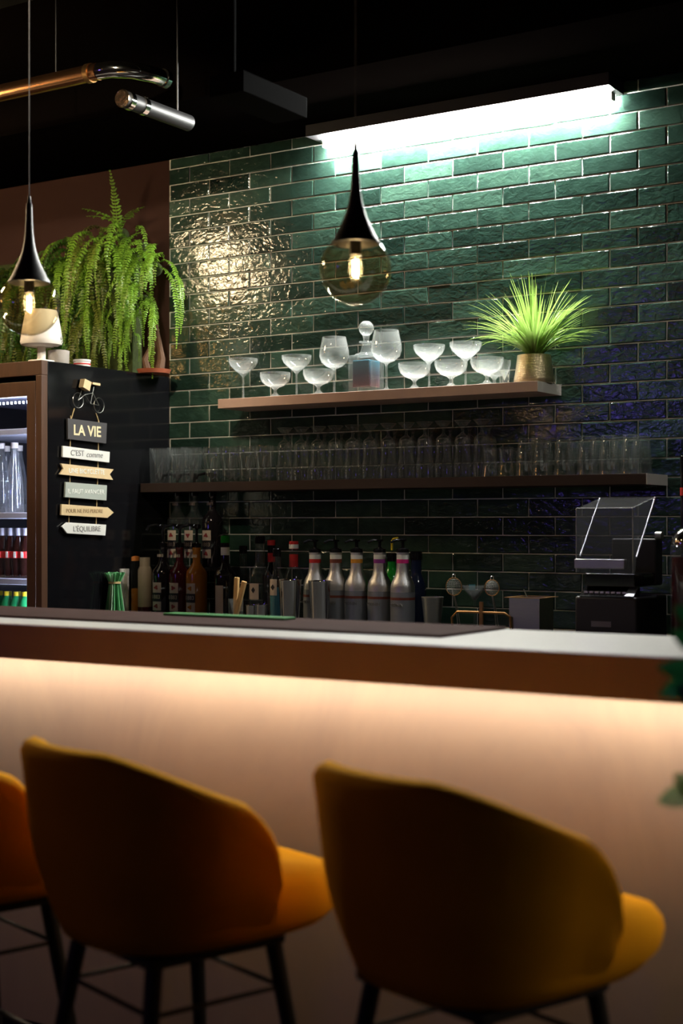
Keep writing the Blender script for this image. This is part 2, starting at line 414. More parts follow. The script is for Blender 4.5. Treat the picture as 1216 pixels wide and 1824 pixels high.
solo('bar_mat', MB().box(-1.75, 1.75, -.165, .165, 0, .006), M['mat'], 'long dark brown rubber mat laid along the bar worktop', 'mat', (-3.31, 3.03, BT+.0005), bevel=.002)
c = P(385, 1104, 3.09)
solo('bar_towel', MB().box(-.20, .20, -.027, .027, 0, .006), M['greenmat'], 'bright green cloth strip lying on the dark bar mat', 'cloth', (c.x+.02, 3.115, BT+.007), bevel=.002)

# back counter
CZ = CAMZ-.37
bc = thing('back_counter', 'black back counter running under the tiled wall', 'counter', (-1.5, 4.4, 0))
part('worktop', MB().box(-2.35, 2.6, -.35, .335, CZ-.04, CZ), M['counter'], bc, bevel=.003)
part('cabinet', MB().box(-2.35, 2.6, -.32, .335, 0, CZ-.04), M['black'], bc)

# ------------------------------------------------------------ shelves and the LED batten
M['endcap'] = mat('pale_end_laminate', (.80, .74, .68), .6, var=.04)
M['shelfshade'] = mat('shaded_brown_laminate', (.05, .034, .029), .7, spec=.12, var=.06, scale=30)  # shelf laminate darkened, the lower shelf's shade is put into the colour
def shelf(name, label, x0, x1, z, m='shelf'):
    t = thing(name, label, 'shelf', ((x0+x1)/2, WY-.1, z))
    h = (x1-x0)/2
    part('board', MB().box(-h, h-.002, -.1, .096, -.036, 0), M[m], t, bevel=.0015)
    part('end_cap', MB().box(h-.002, h, -.1, .096, -.036, 0), M['endcap'], t, 'pale end face')
    part('bracket', MB().tube([(-h*.6, -.06, -.018), (-h*.6, .098, -.018)], .006), M['steel'], t)
    part('bracket', MB().tube([(h*.6, -.06, -.018), (h*.6, .098, -.018)], .006), M['steel'], t)
    return t
S1 = CAMZ+.492; S2 = CAMZ+.170
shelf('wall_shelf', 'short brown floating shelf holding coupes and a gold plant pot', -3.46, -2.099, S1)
shelf('wall_shelf', 'long brown floating shelf crowded with upturned glasses, below the shorter one', -3.852, -1.712, S2, 'shelfshade')
LZ = CAMZ+1.463
lt = thing('light_batten', 'bright white tube light under a black housing above green tiles', 'wall light', ((-3.066-1.889)/2, WY-.075, LZ))
part('housing', MB().box(-.61, .61, -.067, .068, .012, .055), M['blackmatte'], lt)
part('tube', MB().tube([(-.585, .030, 0), (.585, .030, 0)], .009, 12), M['batten'], lt, 'glowing white tube')
part('profile', MB().box(-.585, .585, .003, .033, .0095, .012), M['alu'], lt)
part('end_cap', MB().box(-.589, -.585, .016, .044, -.013, .013), M['white'], lt)
part('end_cap', MB().box(.585, .589, .016, .044, -.013, .013), M['white'], lt)

# ------------------------------------------------------------ pendants over the bar
def pendant(px, Y, z):
    p = P(px, 500, Y); U = .00136
    t = thing('pendant_lamp', '', 'pendant lamp', (p.x, Y, z), 0, 'pendant lamps over the bar')
    prof = [(.0865*math.sin(a), -.0865*math.cos(a)) for a in [math.pi*i/22 for i in range(0, 17)]]
    prof[0] = (0, -.0865)
    inner = [(max(0, r-.0018) if r > 0 else 0, zz*.979) for r, zz in reversed(prof)]
    part('glass_globe', MB().lathe(prof, 48), M['globe'], t, 'smoky amber glass globe', ang=80)
    cone = [(.0592, .062), (.0575, .068), (.051, .078), (.041, .098), (.0285, .125), (.020, .152), (.0145, .178), (.0115, .205), (.0098, .235), (.0088, .268), (.0082, .285), (.005, .287), (.0046, .306), (0, .307)]
    cin = [(r*.93, zz-.002) for r, zz in cone[:6]]
    part('shade', MB().lathe([(0, .150)]+list(reversed(cin))+cone, 40), M['blackmatte'], t, 'black trumpet-shaped shade', ang=60)
    s = part('socket', MB().lathe([(0, .034), (.0135, .034), (.0145, .045), (.0135, .10), (0, .10)], 20), M['blackmatte'], t)
    b = part('bulb', MB().lathe([(0, -.028), (.008, -.026), (.0145, -.016), (.017, 0), (.0155, .018), (.012, .034), (0, .035)], 24), M['bulbglass'], t, ang=80)
    f = MB()
    for dx in (-.005, .005): f.tube([(dx, 0, -.014), (dx, 0, .022)], .0021, 8)
    part('filament', f, M['filament'], b, 'glowing filament')
    part('cord', MB().tube([(0, 0, .30), (0, 0, CEIL-z-.02)], .0014, 6), M['slate'], t)
    part('canopy', MB().lathe([(0, CEIL-z-.028), (.05, CEIL-z-.025), (.055, CEIL-z), (0, CEIL-z)], 24), M['blackmatte'], t)
    return t
p2 = pendant(633, 3.0, CAMZ+.62); p2['label'] = 'black trumpet pendant with amber globe hanging in front of the green tiles'
q = P(52, 540, 3.0)
dup(p2, (q.x, 3.0, CAMZ+.622), 'black trumpet pendant with amber globe hanging in front of the ferns')

# ------------------------------------------------------------ fridge
FX = -3.86; FY = 4.0; FT = CAMZ+.617; FW = .64
fr = thing('drinks_fridge', 'tall black drinks fridge with brown front frame and lit glass door', 'fridge', (FX, FY, 0))
part('side_panel', MB().box(-.03, 0, .02, .735, 0, FT), M['blackgloss'], fr, 'black side panel', bevel=.002)
part('side_panel', MB().box(-FW, -FW+.03, .02, .735, 0, FT), M['black'], fr)
part('back_panel', MB().box(-FW+.03, -.03, .70, .735, .1, FT-.03), M['fridgein'], fr)
part('top_panel', MB().box(-FW+.03, -.03, .02, .735, FT-.03, FT), M['black'], fr)
part('inner_ceiling', MB().box(-FW+.03, -.03, .05, .70, FT-.125, FT-.11), M['fridgein'], fr)
part('base', MB().box(-FW+.03, -.03, .02, .70, 0, .25), M['black'], fr)
part('casing', MB().box(-FW, 0, -.012, .02, FT-.055, FT).box(-.030, 0, -.012, .02, 0, FT-.055).box(-FW, -FW+.03, -.012, .02, 0, FT-.055), M['wood'], fr, 'red-brown wooden casing', bevel=.002)
dr = part('door', MB().box(-.0845, -.040, -.004, .03, .12, FT-.075).box(-FW+.034, -FW+.08, -.004, .03, .12, FT-.075).box(-FW+.08, -.0845, -.004, .03, FT-.13, FT-.075).box(-FW+.08, -.0845, -.004, .03, .12, .19), M['wood'], fr, 'brown door frame', bevel=.002)
part('door_pane', MB().box(-FW+.081, -.0855, .008, .014, .19, FT-.131), M['door_glass'], dr)
dots = MB()
for i in range(26): dots.box(-FW+.06+i*.021, -.6+.05+i*.021-.005+.015-FW+.6, .052, .060, FT-.150, FT-.142)
part('light_strip', dots, M['fridgeled'], fr, 'row of white light dots')
part('light_strip', MB().box(-.040, -.034, .06, .068, .4, FT-.16), M['fridgeled'], fr, 'glowing strip beside the door')
shz = [CAMZ+.373, CAMZ+.050, CAMZ-.205, CAMZ-.47]
for z in shz:
    part('shelf', MB().box(-FW+.04, -.05, .07, .68, z-.024, z), M['fridgeshelf'], fr, bevel=.003)
def fb(px, Y): v = P(px, 900, Y); return (v.x, Y)
# tall clear water bottles
def water_bottle(label, x, y, z):
    t = thing('water_bottle', label, 'bottle', (x, y, z), 0, 'clear bottles in the fridge')
    pr = [(0, 0), (.034, 0), (.037, .01), (.037, .07), (.033, .12), (.022, .19), (.0135, .235), (.0125, .255), (0, .256)]
    part('bottle_body', MB().lathe(pr, 24), glassF, t, ang=70)
    part('cap', MB().lathe([(0, .252), (.0145, .252), (.0145, .274), (0, .275)], 16), M['white'], t)
    return t
glassF = glass('fridge_bottle_glass', tint=(.92, .94, .98), base=.10, edge=.9, haze=.05)
w0 = None
for i, (px, Y) in enumerate(((26, 4.14), (2, 4.14), (12, 4.30), (34, 4.30))):
    x, y = fb(px, Y)
    L = ['tall clear bottle on the upper fridge shelf nearest the door frame', 'tall clear bottle on the upper fridge shelf cut by the left edge',
         'tall clear bottle in the rear row of the fridge, to the left', 'tall clear bottle in the rear row of the fridge, to the right'][i]
    if w0 is None: w0 = water_bottle(L, x, y, shz[1]+.0005)
    else: dup(w0, (x, y, shz[1]+.0005), L)
def cola_bottle(label, x, y, z):
    t = thing('cola_bottle', label, 'bottle', (x, y, z), 0, 'cola bottles in the fridge')
    pr = [(0, 0), (.026, 0), (.028, .008), (.027, .045), (.029, .075), (.029, .10), (.022, .13), (.013, .16), (.012, .19), (0, .19)]
    part('bottle_body', MB().lathe(pr, 20), M['cola'], t, ang=70)
    part('label', MB().lathe([(.0293, .078), (.0296, .078), (.0296, .104), (.0293, .104)], 20), M['red'], t, 'red label')
    st = MB(); st.box(.000, .012, -.0305, -.0295, .079, .103); part('label_stripe', st, M['textwhite'], t)
    part('cap', MB().lathe([(.0132, .165), (.0145, .165), (.0145, .194), (0, .195)], 16), M['fridgeshelf'], t)
    return t
c0 = None
for i, px in enumerate((6, 20, 34, 47)):
    x, y = fb(px, 4.13); L = '%s of the dark cola bottles in the fridge' % ['leftmost', 'second from left', 'third from left', 'rightmost'][i]
    if c0 is None: c0 = cola_bottle(L, x, y, shz[2]+.0005)
    else: dup(c0, (x, y, shz[2]+.0005), L)
def soda_bottle(label, x, y, z):
    t = thing('soda_bottle', label, 'bottle', (x, y, z), 0, 'green soda bottles in the fridge')
    pr = [(0, 0), (.030, 0), (.032, .01), (.032, .13), (.026, .165), (.014, .195), (.013, .205), (0, .205)]
    part('bottle_body', MB().lathe(pr, 20), M['sodagreen'], t, ang=70)
    part('label', MB().lathe([(.0323, .06), (.0326, .06), (.0300, .150), (.0297, .150)], 20), M['white'], t, 'white label')
    part('label_mark', MB().lathe([(.0329, .085), (.0331, .085), (.0330, .12), (.0328, .12)], 20), M['red'], t)
    part('cap', MB().lathe([(.0138, .195), (.0155, .195), (.0155, .212), (0, .213)], 16), M['yellow'], t)
    return t
c0 = None
for i, px in enumerate((-2, 14, 31, 46)):
    x, y = fb(px, 4.12); L = '%s of the green soda bottles low in the fridge' % ['leftmost', 'second from left', 'third from left', 'rightmost'][i]
    if c0 is None: c0 = soda_bottle(L, x, y, shz[3]+.0005)
    else: dup(c0, (x, y, shz[3]+.0005), L)

# on top of the fridge
TZ = FT+.0005
x, y = P(74, 640, 4.10).x, 4.10
t = thing('table_lamp', 'white table lamp with flared shade standing on the fridge', 'lamp', (x, y, TZ))
part('base', MB().lathe([(0, 0), (.052, 0), (.054, .006), (.050, .013), (.022, .017), (0, .017)], 32), M['white'], t)
part('stem', MB().lathe([(0, .015), (.019, .015), (.0165, .022), (.0165, .075), (0, .075)], 20), M['white'], t)
part('lamp_shade', MB().lathe([(0, .066), (.06, .068), (.078, .073), (.081, .082), (.079, .095), (.074, .13), (.063, .19), (.058, .205), (0, .206)], 40), M['white'], t)
def spiky(mb, n, L, spread, c=(0, 0, 0), wd=.004, seed=1, droop=.5, up0=.2, nseg=6, ymax=9):
    r = random.Random(seed)
    for i in range(n):
        a = r.uniform(0, 2*math.pi); ln = L*r.uniform(.6, 1.05); el = r.random()**.7*spread+up0*0
        d = Vector((math.cos(a), math.sin(a), 0)); w_ = Vector((-math.sin(a), math.cos(a), 0))
        base = Vector(c)+d*r.uniform(0, .018); pts = []; ang = R(90)-el*.55; p = base.copy()
        for k in range(nseg+1):
            pts.append(p.copy()); p = p+(d*math.cos(ang)+Vector((0, 0, 1))*math.sin(ang))*ln/nseg
            ang -= el*droop/nseg*1.6
        for q in pts:
            if q.y > ymax*.5: q.y = ymax*.5+(q.y-ymax*.5)*.35
        vs = []; fs = []
        for k, q in enumerate(pts):
            ww = wd*(1-(k/nseg)**1.6)*(.6+.4*min(1, k/1.5))+.0002
            vs += [q-w_*ww, q+Vector((0, 0, -ww*.5)), q+w_*ww]
        for k in range(nseg):
            A = k*3; fs += [(A, A+1, A+4, A+3), (A+1, A+2, A+5, A+4)]
        mb.add(vs, fs)
x, y = P(104, 640, 4.16).x, 4.16
t = thing('succulent_pot', 'small pale concrete pot with spiky green plant on the fridge', 'plant pot', (P(104, 640, 4.16).x, 4.16, TZ))
part('pot', MB().lathe([(0, 0), (.037, 0), (.041, .01), (.042, .055), (.038, .056), (.036, .045), (0, .045)], 24), M['concrete'], t, bevel=0)
mb = MB(); spiky(mb, 40, .085, 1.1, (0, 0, .045), .004, 4); part('foliage', mb, M['fernyoung'], t, ang=180)
v = P(146, 645, 4.26)
t = thing('round_tin', 'small white tin with red stripe on the fridge', 'tin', (v.x, 4.26, TZ))
part('tin_body', MB().lathe([(0, 0), (.033, 0), (.033, .02), (.035, .021), (.035, .028), (0, .029)], 28), M['tin'], t)
part('stripe', MB().lathe([(.0333, .008), (.0336, .008), (.0336, .013), (.0333, .013)], 28), M['red'], t)
v = P(283, 660, 4.62)
t = thing('terracotta_saucer', 'flat terracotta saucer with brown bark at the fridge back corner', 'saucer', (v.x-.01, 4.60, TZ))
part('saucer', MB().lathe([(0, 0), (.062, 0), (.07, .016), (.066, .016), (.06, .006), (0, .006)], 32), M['terracotta'], t)
mb = MB()
for k in range(5):
    a = rnd.uniform(0, 6); mb.tube([(.03*math.cos(a), .02*math.sin(a), .01), (.04*math.cos(a+.5), .03*math.sin(a+.5), .06), (.02*math.cos(a+1), .03*math.sin(a), .12+.02*k)], [.016, .013, .006], 7)
part('bark_piece', mb, M['bark'], t)

# hanging sign on the fridge side
SX = FX+.012
sg = thing('hanging_sign', 'cord-hung ladder of painted boards reading LA VIE on the fridge side', 'sign', (FX, 4.22, CAMZ+.15))
o0 = Vector((FX, 4.22, CAMZ+.15))
def F(px, py): v = PX(px, py, SX)-o0; return (v.y, v.z)
def board(pix, m, label, txt, size, tm, tp, shear=0, bold=0, x_add=0):
    poly = [F(*p) for p in pix]
    b = part('board', MB().prism(poly, .006, .014, 'x'), m, sg, label, bevel=.0008)
    if txt:
        for (s, pp, sh) in txt:
            cy_, cz_ = F(*pp)
            rot = Matrix.Rotation(-R(0), 4, 'X')
            text_part(s, size, tm, b, T(.0148, cy_, cz_) @ rot @ FACE_X, bold=bold, shear=sh)
    return b
board([(120, 745), (190, 754), (188.5, 790), (120.5, 782)], M['slate'], 'charcoal board lettered LA VIE', [('LA VIE', (154.5, 768.5), 0)], .056, M['textcream'], None, bold=.0012)
board([(111.5, 794), (195, 805), (194, 824), (111, 814)], M['whiteboard'], 'white board lettered in grey', [("C'EST", (137, 807.5), 0), ('comme', (167, 810.5), .35)], .031, M['textgrey'], None)
board([(108, 825.5), (202, 836), (195, 845), (201, 855), (106, 845), (112.5, 835)], M['cream'], 'cream board with notched ends', [('UNE BICYCLETTE', (154, 840), 0)], .026, M['textwhite'], None)
board([(116.5, 858.5), (190, 864.5), (189, 891.5), (115, 885.5)], M['greyboard'], 'sage grey board with white lettering', [('IL FAUT AVANCER', (152.5, 876), 0)], .025, M['textwhite'], None)
board([(109, 898), (192, 904), (202, 913), (191, 922.5), (108.3, 917.5)], M['cream'], 'cream board pointing right', [('POUR NE PAS PERDRE', (150, 910.5), 0)], .021, M['textbrown'], None)
board([(109.6, 938), (119, 930.6), (188.6, 934.7), (187, 954), (119, 950)], M['whiteboard'], 'white board pointing left', [("L'\u00c9QUILIBRE", (154, 942.5), 0)], .029, M['textgrey'], None)
cords = MB()
for xs in (((129, 740), (128, 800), (127.5, 865), (126, 900), (125.5, 940)), ((178.5, 748), (178, 810), (176.5, 865), (175, 905), (174, 940))):
    cords.tube([(.003, *F(*p)) for k, p in enumerate(xs)], .0018, 6)
cords.tube([(.003, *F(135.5, 727)), (.003, *F(130, 746))], .0019, 6).tube([(.003, *F(174, 736)), (.003, *F(179.5, 752))], .0019, 6)
part('cord', cords, M['rope'], sg, 'jute hanging cords')
bk = MB()
for (px, py) in ((140, 713), (177, 722)):
    yc, zc = F(px, py)
    bk.tube([(.01, yc+.029*math.cos(a), zc+.029*math.sin(a)) for a in [2*math.pi*i/24 for i in range(24)]], .0012, 5, closed=True)
for A, B in (((140, 713), (152, 703)), ((152, 703), (162, 719)), ((162, 719), (168, 688)), ((152, 703), (166, 700)), ((177, 722), (162, 719)), ((177, 722), (166, 700)), ((140, 713), (148, 690)), ((148, 690), (158, 683)), ((158, 683), (164, 686))):
    bk.tube([(.01, *F(*A)), (.01, *F(*B))], .0012, 5)
part('bicycle_frame', bk, M['steel'], sg, 'wire outline of a bicycle')
part('basket', MB().prism([F(*p) for p in ((145, 675), (157, 681), (153.5, 697), (142, 690))], .006, .03, 'x'), M['cream'], sg, 'pale wooden basket')
part('saddle', MB().prism([F(*p) for p in ((162.5, 681), (176, 683), (176, 687.5), (162.5, 684.5))], .004, .02, 'x'), M['cream'], sg, 'pale wooden saddle')

# ------------------------------------------------------------ ferns
solo('moss_panel', MB().box(-.66, .55, -.03, .03, -.36, .24), M['moss'], 'dark moss panel on the brown wall behind the ferns', 'moss panel', (-4.56, WY-.034, CAMZ+.92)).__setitem__('kind', 'stuff')
def frond_mesh(L, el0, droop, seed, m, lmax=.036):
    r = random.Random(seed); n = int(L/.0135); mb = MB()
    p = Vector((0, 0, 0)); ang = el0; yaw = 0; pts = []; dirs = []
    for k in range(n+1):
        d = Vector((math.cos(ang)*math.cos(yaw), math.cos(ang)*math.sin(yaw), math.sin(ang)))
        pts.append(p.copy()); dirs.append(d); p = p+d*L/n
        ang = max(-R(93), ang-droop/n*(1.9 if k < n*.4 else .6)); yaw += r.uniform(-.05, .05)
    mb.tube(pts, [.0014*(1-.7*k/n) for k in range(n+1)], 4)
    for k in range(2, n+1):
        s = k/n; l = lmax*min(1, s*5)*(1-s**2.2*.85)*r.uniform(.85, 1.1)
        d = dirs[k]; side = d.cross(Vector((0, 0, 1))) if abs(d.z) < .98 else Vector((0, 1, 0))
        side = Vector((-math.sin(yaw*0), 1, 0)).normalized() if side.length < .2 else side.normalized()
        nrm = side.cross(d).normalized()
        if nrm.x < 0 and abs(d.z) > .5: nrm = -nrm
        for sg_ in (-1, 1):
            s2 = side*sg_
            l *= r.uniform(.75, 1.1); tip = pts[k]+s2*l*.93+d*l*r.uniform(.1, .6)+nrm*(-.25*l+r.uniform(-.3, .3)*l)
            mid = pts[k]+s2*l*.5+d*l*.10+nrm*l*.10
            wv = d*(L/n*.36)
            b0 = pts[k]-wv*.35; b1 = pts[k]+wv*.35
            q1 = mid-wv; q2 = mid+wv
            e1 = (mid+tip)/2-wv*.72; e2 = (mid+tip)/2+wv*.85
            mb.add([b0, b1, q2, q1, e2, e1, tip], [(0, 1, 2, 3), (3, 2, 4, 5), (5, 4, 6)])
    return mb.mesh('frond', m, 180)
fm = {}
for key in ('fern', 'fernold', 'fernyoung'):
    fm[key] = [frond_mesh(Ln, R(e), R(dr_), sd, M[key], lm) for (Ln, e, dr_, sd, lm) in ((.36, 35, 118, 1, .030), (.50, 20, 108, 2, .033), (.42, 50, 135, 3, .030), (.28, 65, 140, 4, .028), (.56, 5, 95, 5, .034), (.22, 30, 90, 6, .027))]
def fern(label, x, z, key, n, seed, key2=None, sc_=1.0, y=WY-.09, straight=True):
    n = int(n*1.9)
    r = random.Random(seed)
    t = thing('hanging_fern', label, 'fern', (x, y, z), 0, 'ferns on the moss wall')
    part('root_ball', MB().sphere((0, .03, 0), .03, 10, 8), M['moss'], t)
    for i in range(n):
        kk = key if (key2 is None or r.random() < .6) else key2
        o = link('frond', fm[kk][r.randrange(6)], t)
        s = sc_*r.uniform(.75, 1.1); o.scale = (s*r.uniform(.55, 1.0), s, s)
        az = -90+(i/(n-1)-.5)*2*82+r.uniform(-8, 8)
        o.rotation_euler = (r.uniform(-.12, .12), r.uniform(-.1, .15), R(az)); o.location = (r.uniform(-.09, .09), r.uniform(-.02, .02), r.uniform(-.09, .06))
    return t
fern('bright green fern at the right end of the top row, beside the tiles', -3.95, CAMZ+1.15, 'fern', 15, 11)
fern('bright green fern, second from the right in the top row', -4.14, CAMZ+1.17, 'fern', 14, 12, 'fernold')
fern('long green fern in the middle of the top row', -4.32, CAMZ+1.14, 'fern', 13, 13, 'fernyoung')
fern('dark fern just right of the left pendant, top row', -4.52, CAMZ+1.10, 'fernyoung', 13, 14, 'fernold')
fern('dim olive fern behind the left pendant, top row', -4.74, CAMZ+1.08, 'fernold', 13, 15, 'fernyoung')
fern('dim fern at the left edge of the picture, top row', -4.97, CAMZ+1.06, 'fernyoung', 13, 16, 'fernold')
fern('slim bright fern reaching over the first green tiles', -3.89, CAMZ+1.06, 'fern', 7, 29, None, .75)
fern('bright fern halfway down beside the tiles', -3.95, CAMZ+.93, 'fern', 12, 17, None, .72)
fern('bright green fern halfway down above the white tin', -4.20, CAMZ+.93, 'fern', 13, 18, 'fernold', .8)
fern('dark fern halfway down above the concrete pot', -4.45, CAMZ+.90, 'fernyoung', 12, 19, 'fernold', .8)
fern('small bright fern low behind the white tin', -4.06, CAMZ+.82, 'fern', 8, 24, 'fernold', .5)
fern('small fern low behind the concrete pot', -4.33, CAMZ+.80, 'fernold', 8, 25, 'fern', .5)
fern('dim fern halfway down behind the white lamp', -4.72, CAMZ+.88, 'fernold', 12, 20, 'fernyoung', .8)
t = thing('hanging_fern', 'small upright fern with one tall tip above the top row', 'fern', (-4.07, WY-.09, CAMZ+1.22), 0, 'ferns on the moss wall')
upm = [frond_mesh(.26, R(84), R(20), 31, M['fern'], .03), frond_mesh(.2, R(70), R(60), 32, M['fern'], .03)]
for i, (m_, az) in enumerate(((0, -60), (1, -10), (1, 190), (1, -120))):
    o = link('frond', upm[m_], t); o.rotation_euler = (0, 0, R(az)); o.location = (i*.008, 0, 0)
part('root_ball', MB().sphere((0, .03, 0), .03, 10, 8), M['moss'], t)

# ------------------------------------------------------------ upper shelf glassware
def prof_shell(outer, th, zb):
    """outer profile from foot to rim, then back down the inside to zb"""
    inn = [(max(r-th, .0005), z) for r, z in reversed(outer) if z > zb]
    return outer+inn+[(0, zb)]
TALL = [(0, 0), (.036, 0), (.036, .002), (.012, .006), (.0042, .014), (.0036, .06), (.0042, .094), (.012, .104), (.030, .118), (.050, .137), (.0575, .152), (.058, .166)]
LOW = [(0, 0), (.042, 0), (.042, .002), (.018, .007), (.0065, .018), (.006, .030), (.014, .038), (.036, .046), (.052, .060), (.0595, .080), (.059, .096)]
WINE = [(0, 0), (.038, 0), (.038, .002), (.010, .007), (.0045, .016), (.0042, .092), (.008, .101), (.030, .110), (.049, .126), (.057, .148), (.056, .170), (.050, .198), (.045, .222)]
def glassware(name, label, prof, zb, loc, m, th=.0015, group=None, seg=36, ribs=False):
    mb = MB().lathe(prof_shell(prof, th, zb), seg)
    return solo(name, mb, m, label, 'glass', loc, 0, group, ang=75)
rt = [('tall coupe at the left end of the upper shelf', 433, 4.66), ('tall coupe between the two left low coupes', 528, 4.68),
      ('tall coupe just right of the two wine glasses', 764, 4.67), ('tall coupe left of the gold plant pot', 829, 4.67)]
g0 = None
for L, px, Y in rt:
    v = P(px, 700, Y)
    if g0 is None: g0 = glassware('coupe_glass', L, TALL, .106, (v.x, Y, S1+.0005), M['glassbright'], group='tall coupes on the upper shelf')
    else: dup(g0, (v.x, Y, S1+.0005), L)
g0 = None
for L, px, Y in (('low bowl coupe, leftmost on the upper shelf', 490, 4.61), ('low bowl coupe under the left wine glass', 567, 4.61),
                 ('low bowl coupe just right of the decanter and wine glass', 738, 4.61), ('low bowl coupe between the two right tall coupes', 803, 4.61),
                 ('low bowl coupe in front of the rightmost tall coupe', 867, 4.60), ('low bowl coupe behind another, left of the shot glass', 880, 4.70)):
    v = P(px, 700, Y)
    if g0 is None: g0 = glassware('low_coupe_glass', L, LOW, .042, (v.x, Y, S1+.0005), M['glassbright'], group='low coupes on the upper shelf')
    else: dup(g0, (v.x, Y, S1+.0005), L)
v = P(595, 700, 4.66); g0 = glassware('wine_glass', 'balloon wine glass left of the decanter', WINE, .106, (v.x, 4.66, S1+.0005), M['glassbright'], group='balloon glasses')
v = P(688, 700, 4.60); dup(g0, (v.x, 4.60, S1+.0005), 'balloon wine glass in front of the decanter\'s right side')
v = P(898, 680, 4.60)
glassware('shot_glass', 'small shot glass beside the gold plant pot', [(0, 0), (.0155, 0), (.0165, .004), (.0205, .05)], .012, (v.x, 4.60, S1+.0005), M['glassbright'], .0022)
v = P(652, 700, 4.645)
t = thing('decanter', 'square ribbed glass decanter of blue and red drink with round stopper', 'decanter', (v.x, 4.645, S1+.0005))
mb = MB(); hw = .048
poly = []
for k in range(4):
    a = [(1, -1), (1, 1), (-1, 1), (-1, -1)]; (ax, ay), (bx, by) = a[k], a[(k+1) % 4]
    for i in range(14):
        u = i/14; x_ = (ax+(bx-ax)*u)*hw; y_ = (ay+(by-ay)*u)*hw; rr = 1.0+(.018 if i % 2 else 0); poly.append((x_*rr, y_*rr))
mb.prism(poly, 0, .140, 'z')
mb.lathe([(.047, .140), (.040, .147), (.024, .152), (.017, .170), (.0165, .188), (.026, .189), (.027, .194), (.018, .196)], 32)
part('decanter_body', mb, M['glassbright'], t, ang=20)
mb = MB(); mb.box(-.038, .038, -.038, .038, .022, .122); part('drink', mb, M['liquid'], t, 'blue drink fading to dark red', bevel=.004)
mb = MB().sphere((0, 0, .243), .0275, 28, 18).lathe([(0, .180), (.010, .180), (.011, .205), (.014, .216), (.018, .222)], 20)
for i in range(14):
    a = 2*math.pi*i/14; mb.tube([(.0277*math.sin(b)*math.cos(a), .0277*math.sin(b)*math.sin(a), .243-.0277*math.cos(b)) for b in [R(20+14*j) for j in range(11)]], .0012, 5)
part('stopper', mb, M['glassbright'], t, 'round ball stopper', ang=60)
v = P(952, 676, 4.64)
t = thing('grass_pot', 'pale gold ribbed pot of long green grass on the upper shelf', 'potted plant', (v.x, 4.635, S1+.0005))
part('pot', MB().lathe([(0, 0), (.064, 0), (.070, .006), (.070, .014), (.064, .05), (.058, .098), (.054, .098), (.053, .085), (0, .085)], 48), M['gold'], t, 'pale gold ribbed pot', ang=50)
mb = MB(); spiky(mb, 240, .295, 1.5, (0, 0, .088), .0048, 5, droop=.5, nseg=8, ymax=.09)
part('foliage', mb, M['grass'], t, ang=180)
part('soil', MB().lathe([(0, .086), (.053, .086), (.05, .091), (0, .092)], 24), M['moss'], t)

# ------------------------------------------------------------ lower shelf glassware
Z2 = S2+.0005
def ribbed_tumbler_mb():
    mb = MB(); seg = 40
    pr = prof_shell([(0, 0), (.036, 0), (.0375, .004), (.0415, .142)], .0022, .008)
    vs0 = len(mb.v); mb.lathe(pr, seg)
    for i in range(len(mb.v)):
        x_, y_, z_ = mb.v[i]; a = math.atan2(y_, x_); k = 1+(.02*math.cos(a*20) if .008 < z_ < .125 else 0); mb.v[i] = (x_*k, y_*k, z_)
    return mb
tum = ribbed_tumbler_mb().mesh('ribbed_tumbler', M['glassdim'], 75)
k = 0
for row, Y in (('front', 4.595), ('rear', 4.69)):
    for i, px in enumerate((284, 316, 341)):
        v = P(px, 860, Y); xx = v.x if row == 'front' else v.x
        if row == 'rear': v = P(px+8, 860, Y)
        o = bpy.data.objects.new('ribbed_tumbler', tum); COL.objects.link(o); o.location = (v.x, Y, Z2)
        o['label'] = 'ribbed tall tumbler, %s of the %s row at lower shelf\'s left end' % (['leftmost', 'middle one', 'rightmost'][i], row); o['category'] = 'glass'; o['group'] = 'ribbed tumblers at the left of the lower shelf'
BEER = [(0, 0), (.028, 0), (.030, .004), (.027, .03), (.030, .06), (.037, .095), (.0385, .115), (.036, .140)]
g0 = None; pxs = (378, 409, 440, 470)
for row, Y in (('front', 4.60), ('rear', 4.69)):
    for i, px in enumerate(pxs):
        v = P(px+(10 if row == 'rear' else 0), 860, Y); L = 'curved tall beer glass, %s in the %s row, beside the ribbed tumblers' % (ordw(i, 4), row)
        if g0 is None: g0 = glassware('beer_glass', L, BEER, .010, (v.x, Y, Z2), M['glassdim'], .002, 'curved glasses on the lower shelf', 28)
        else: dup(g0, (v.x, Y, Z2), L)
# upside-down stemmed glasses: rim down, foot up
HUR = [(.0305, 0), (.0325, .02), (.032, .045), (.026, .085), (.027, .11), (.0285, .125), (.025, .142), (.012, .152), (.0055, .158), (.005, .170), (.008, .176), (.030, .1995), (.031, .2015), (0, .203)]
def inv_mb():
    inn = [(.0290, 0.0), (.0308, .02), (.0303, .045), (.0243, .085), (.0253, .11), (.0268, .124), (.022, .138), (0, .144)]
    return MB().lathe(list(reversed(inn))+HUR, 28)
inv = inv_mb().mesh('stemmed_glass', M['glassdim'], 75)
n = 12
for row, Y in (('front', 4.585), ('rear', 4.69)):
    xa = P(507, 850, Y).x; xb = P(858, 850, Y).x
    for i in range(n):
        x_ = xa+(xb-xa)*i/(n-1)+(.028 if row == 'rear' else 0)
        o = bpy.data.objects.new('stemmed_glass', inv); COL.objects.link(o); o.location = (x_, Y, Z2); o.rotation_euler = (0, 0, rnd.uniform(0, 6))
        o['label'] = 'upside-down stemmed glass, %s of the %s row on the lower shelf' % (ordw(i, n), row); o['category'] = 'glass'; o['group'] = 'upside-down stemmed glasses on the lower shelf'
WAIST = [(.0285, 0), (.027, .012), (.0225, .04), (.0215, .06), (.024, .085), (.0262, .098), (.0262, .1005), (0, .101)]
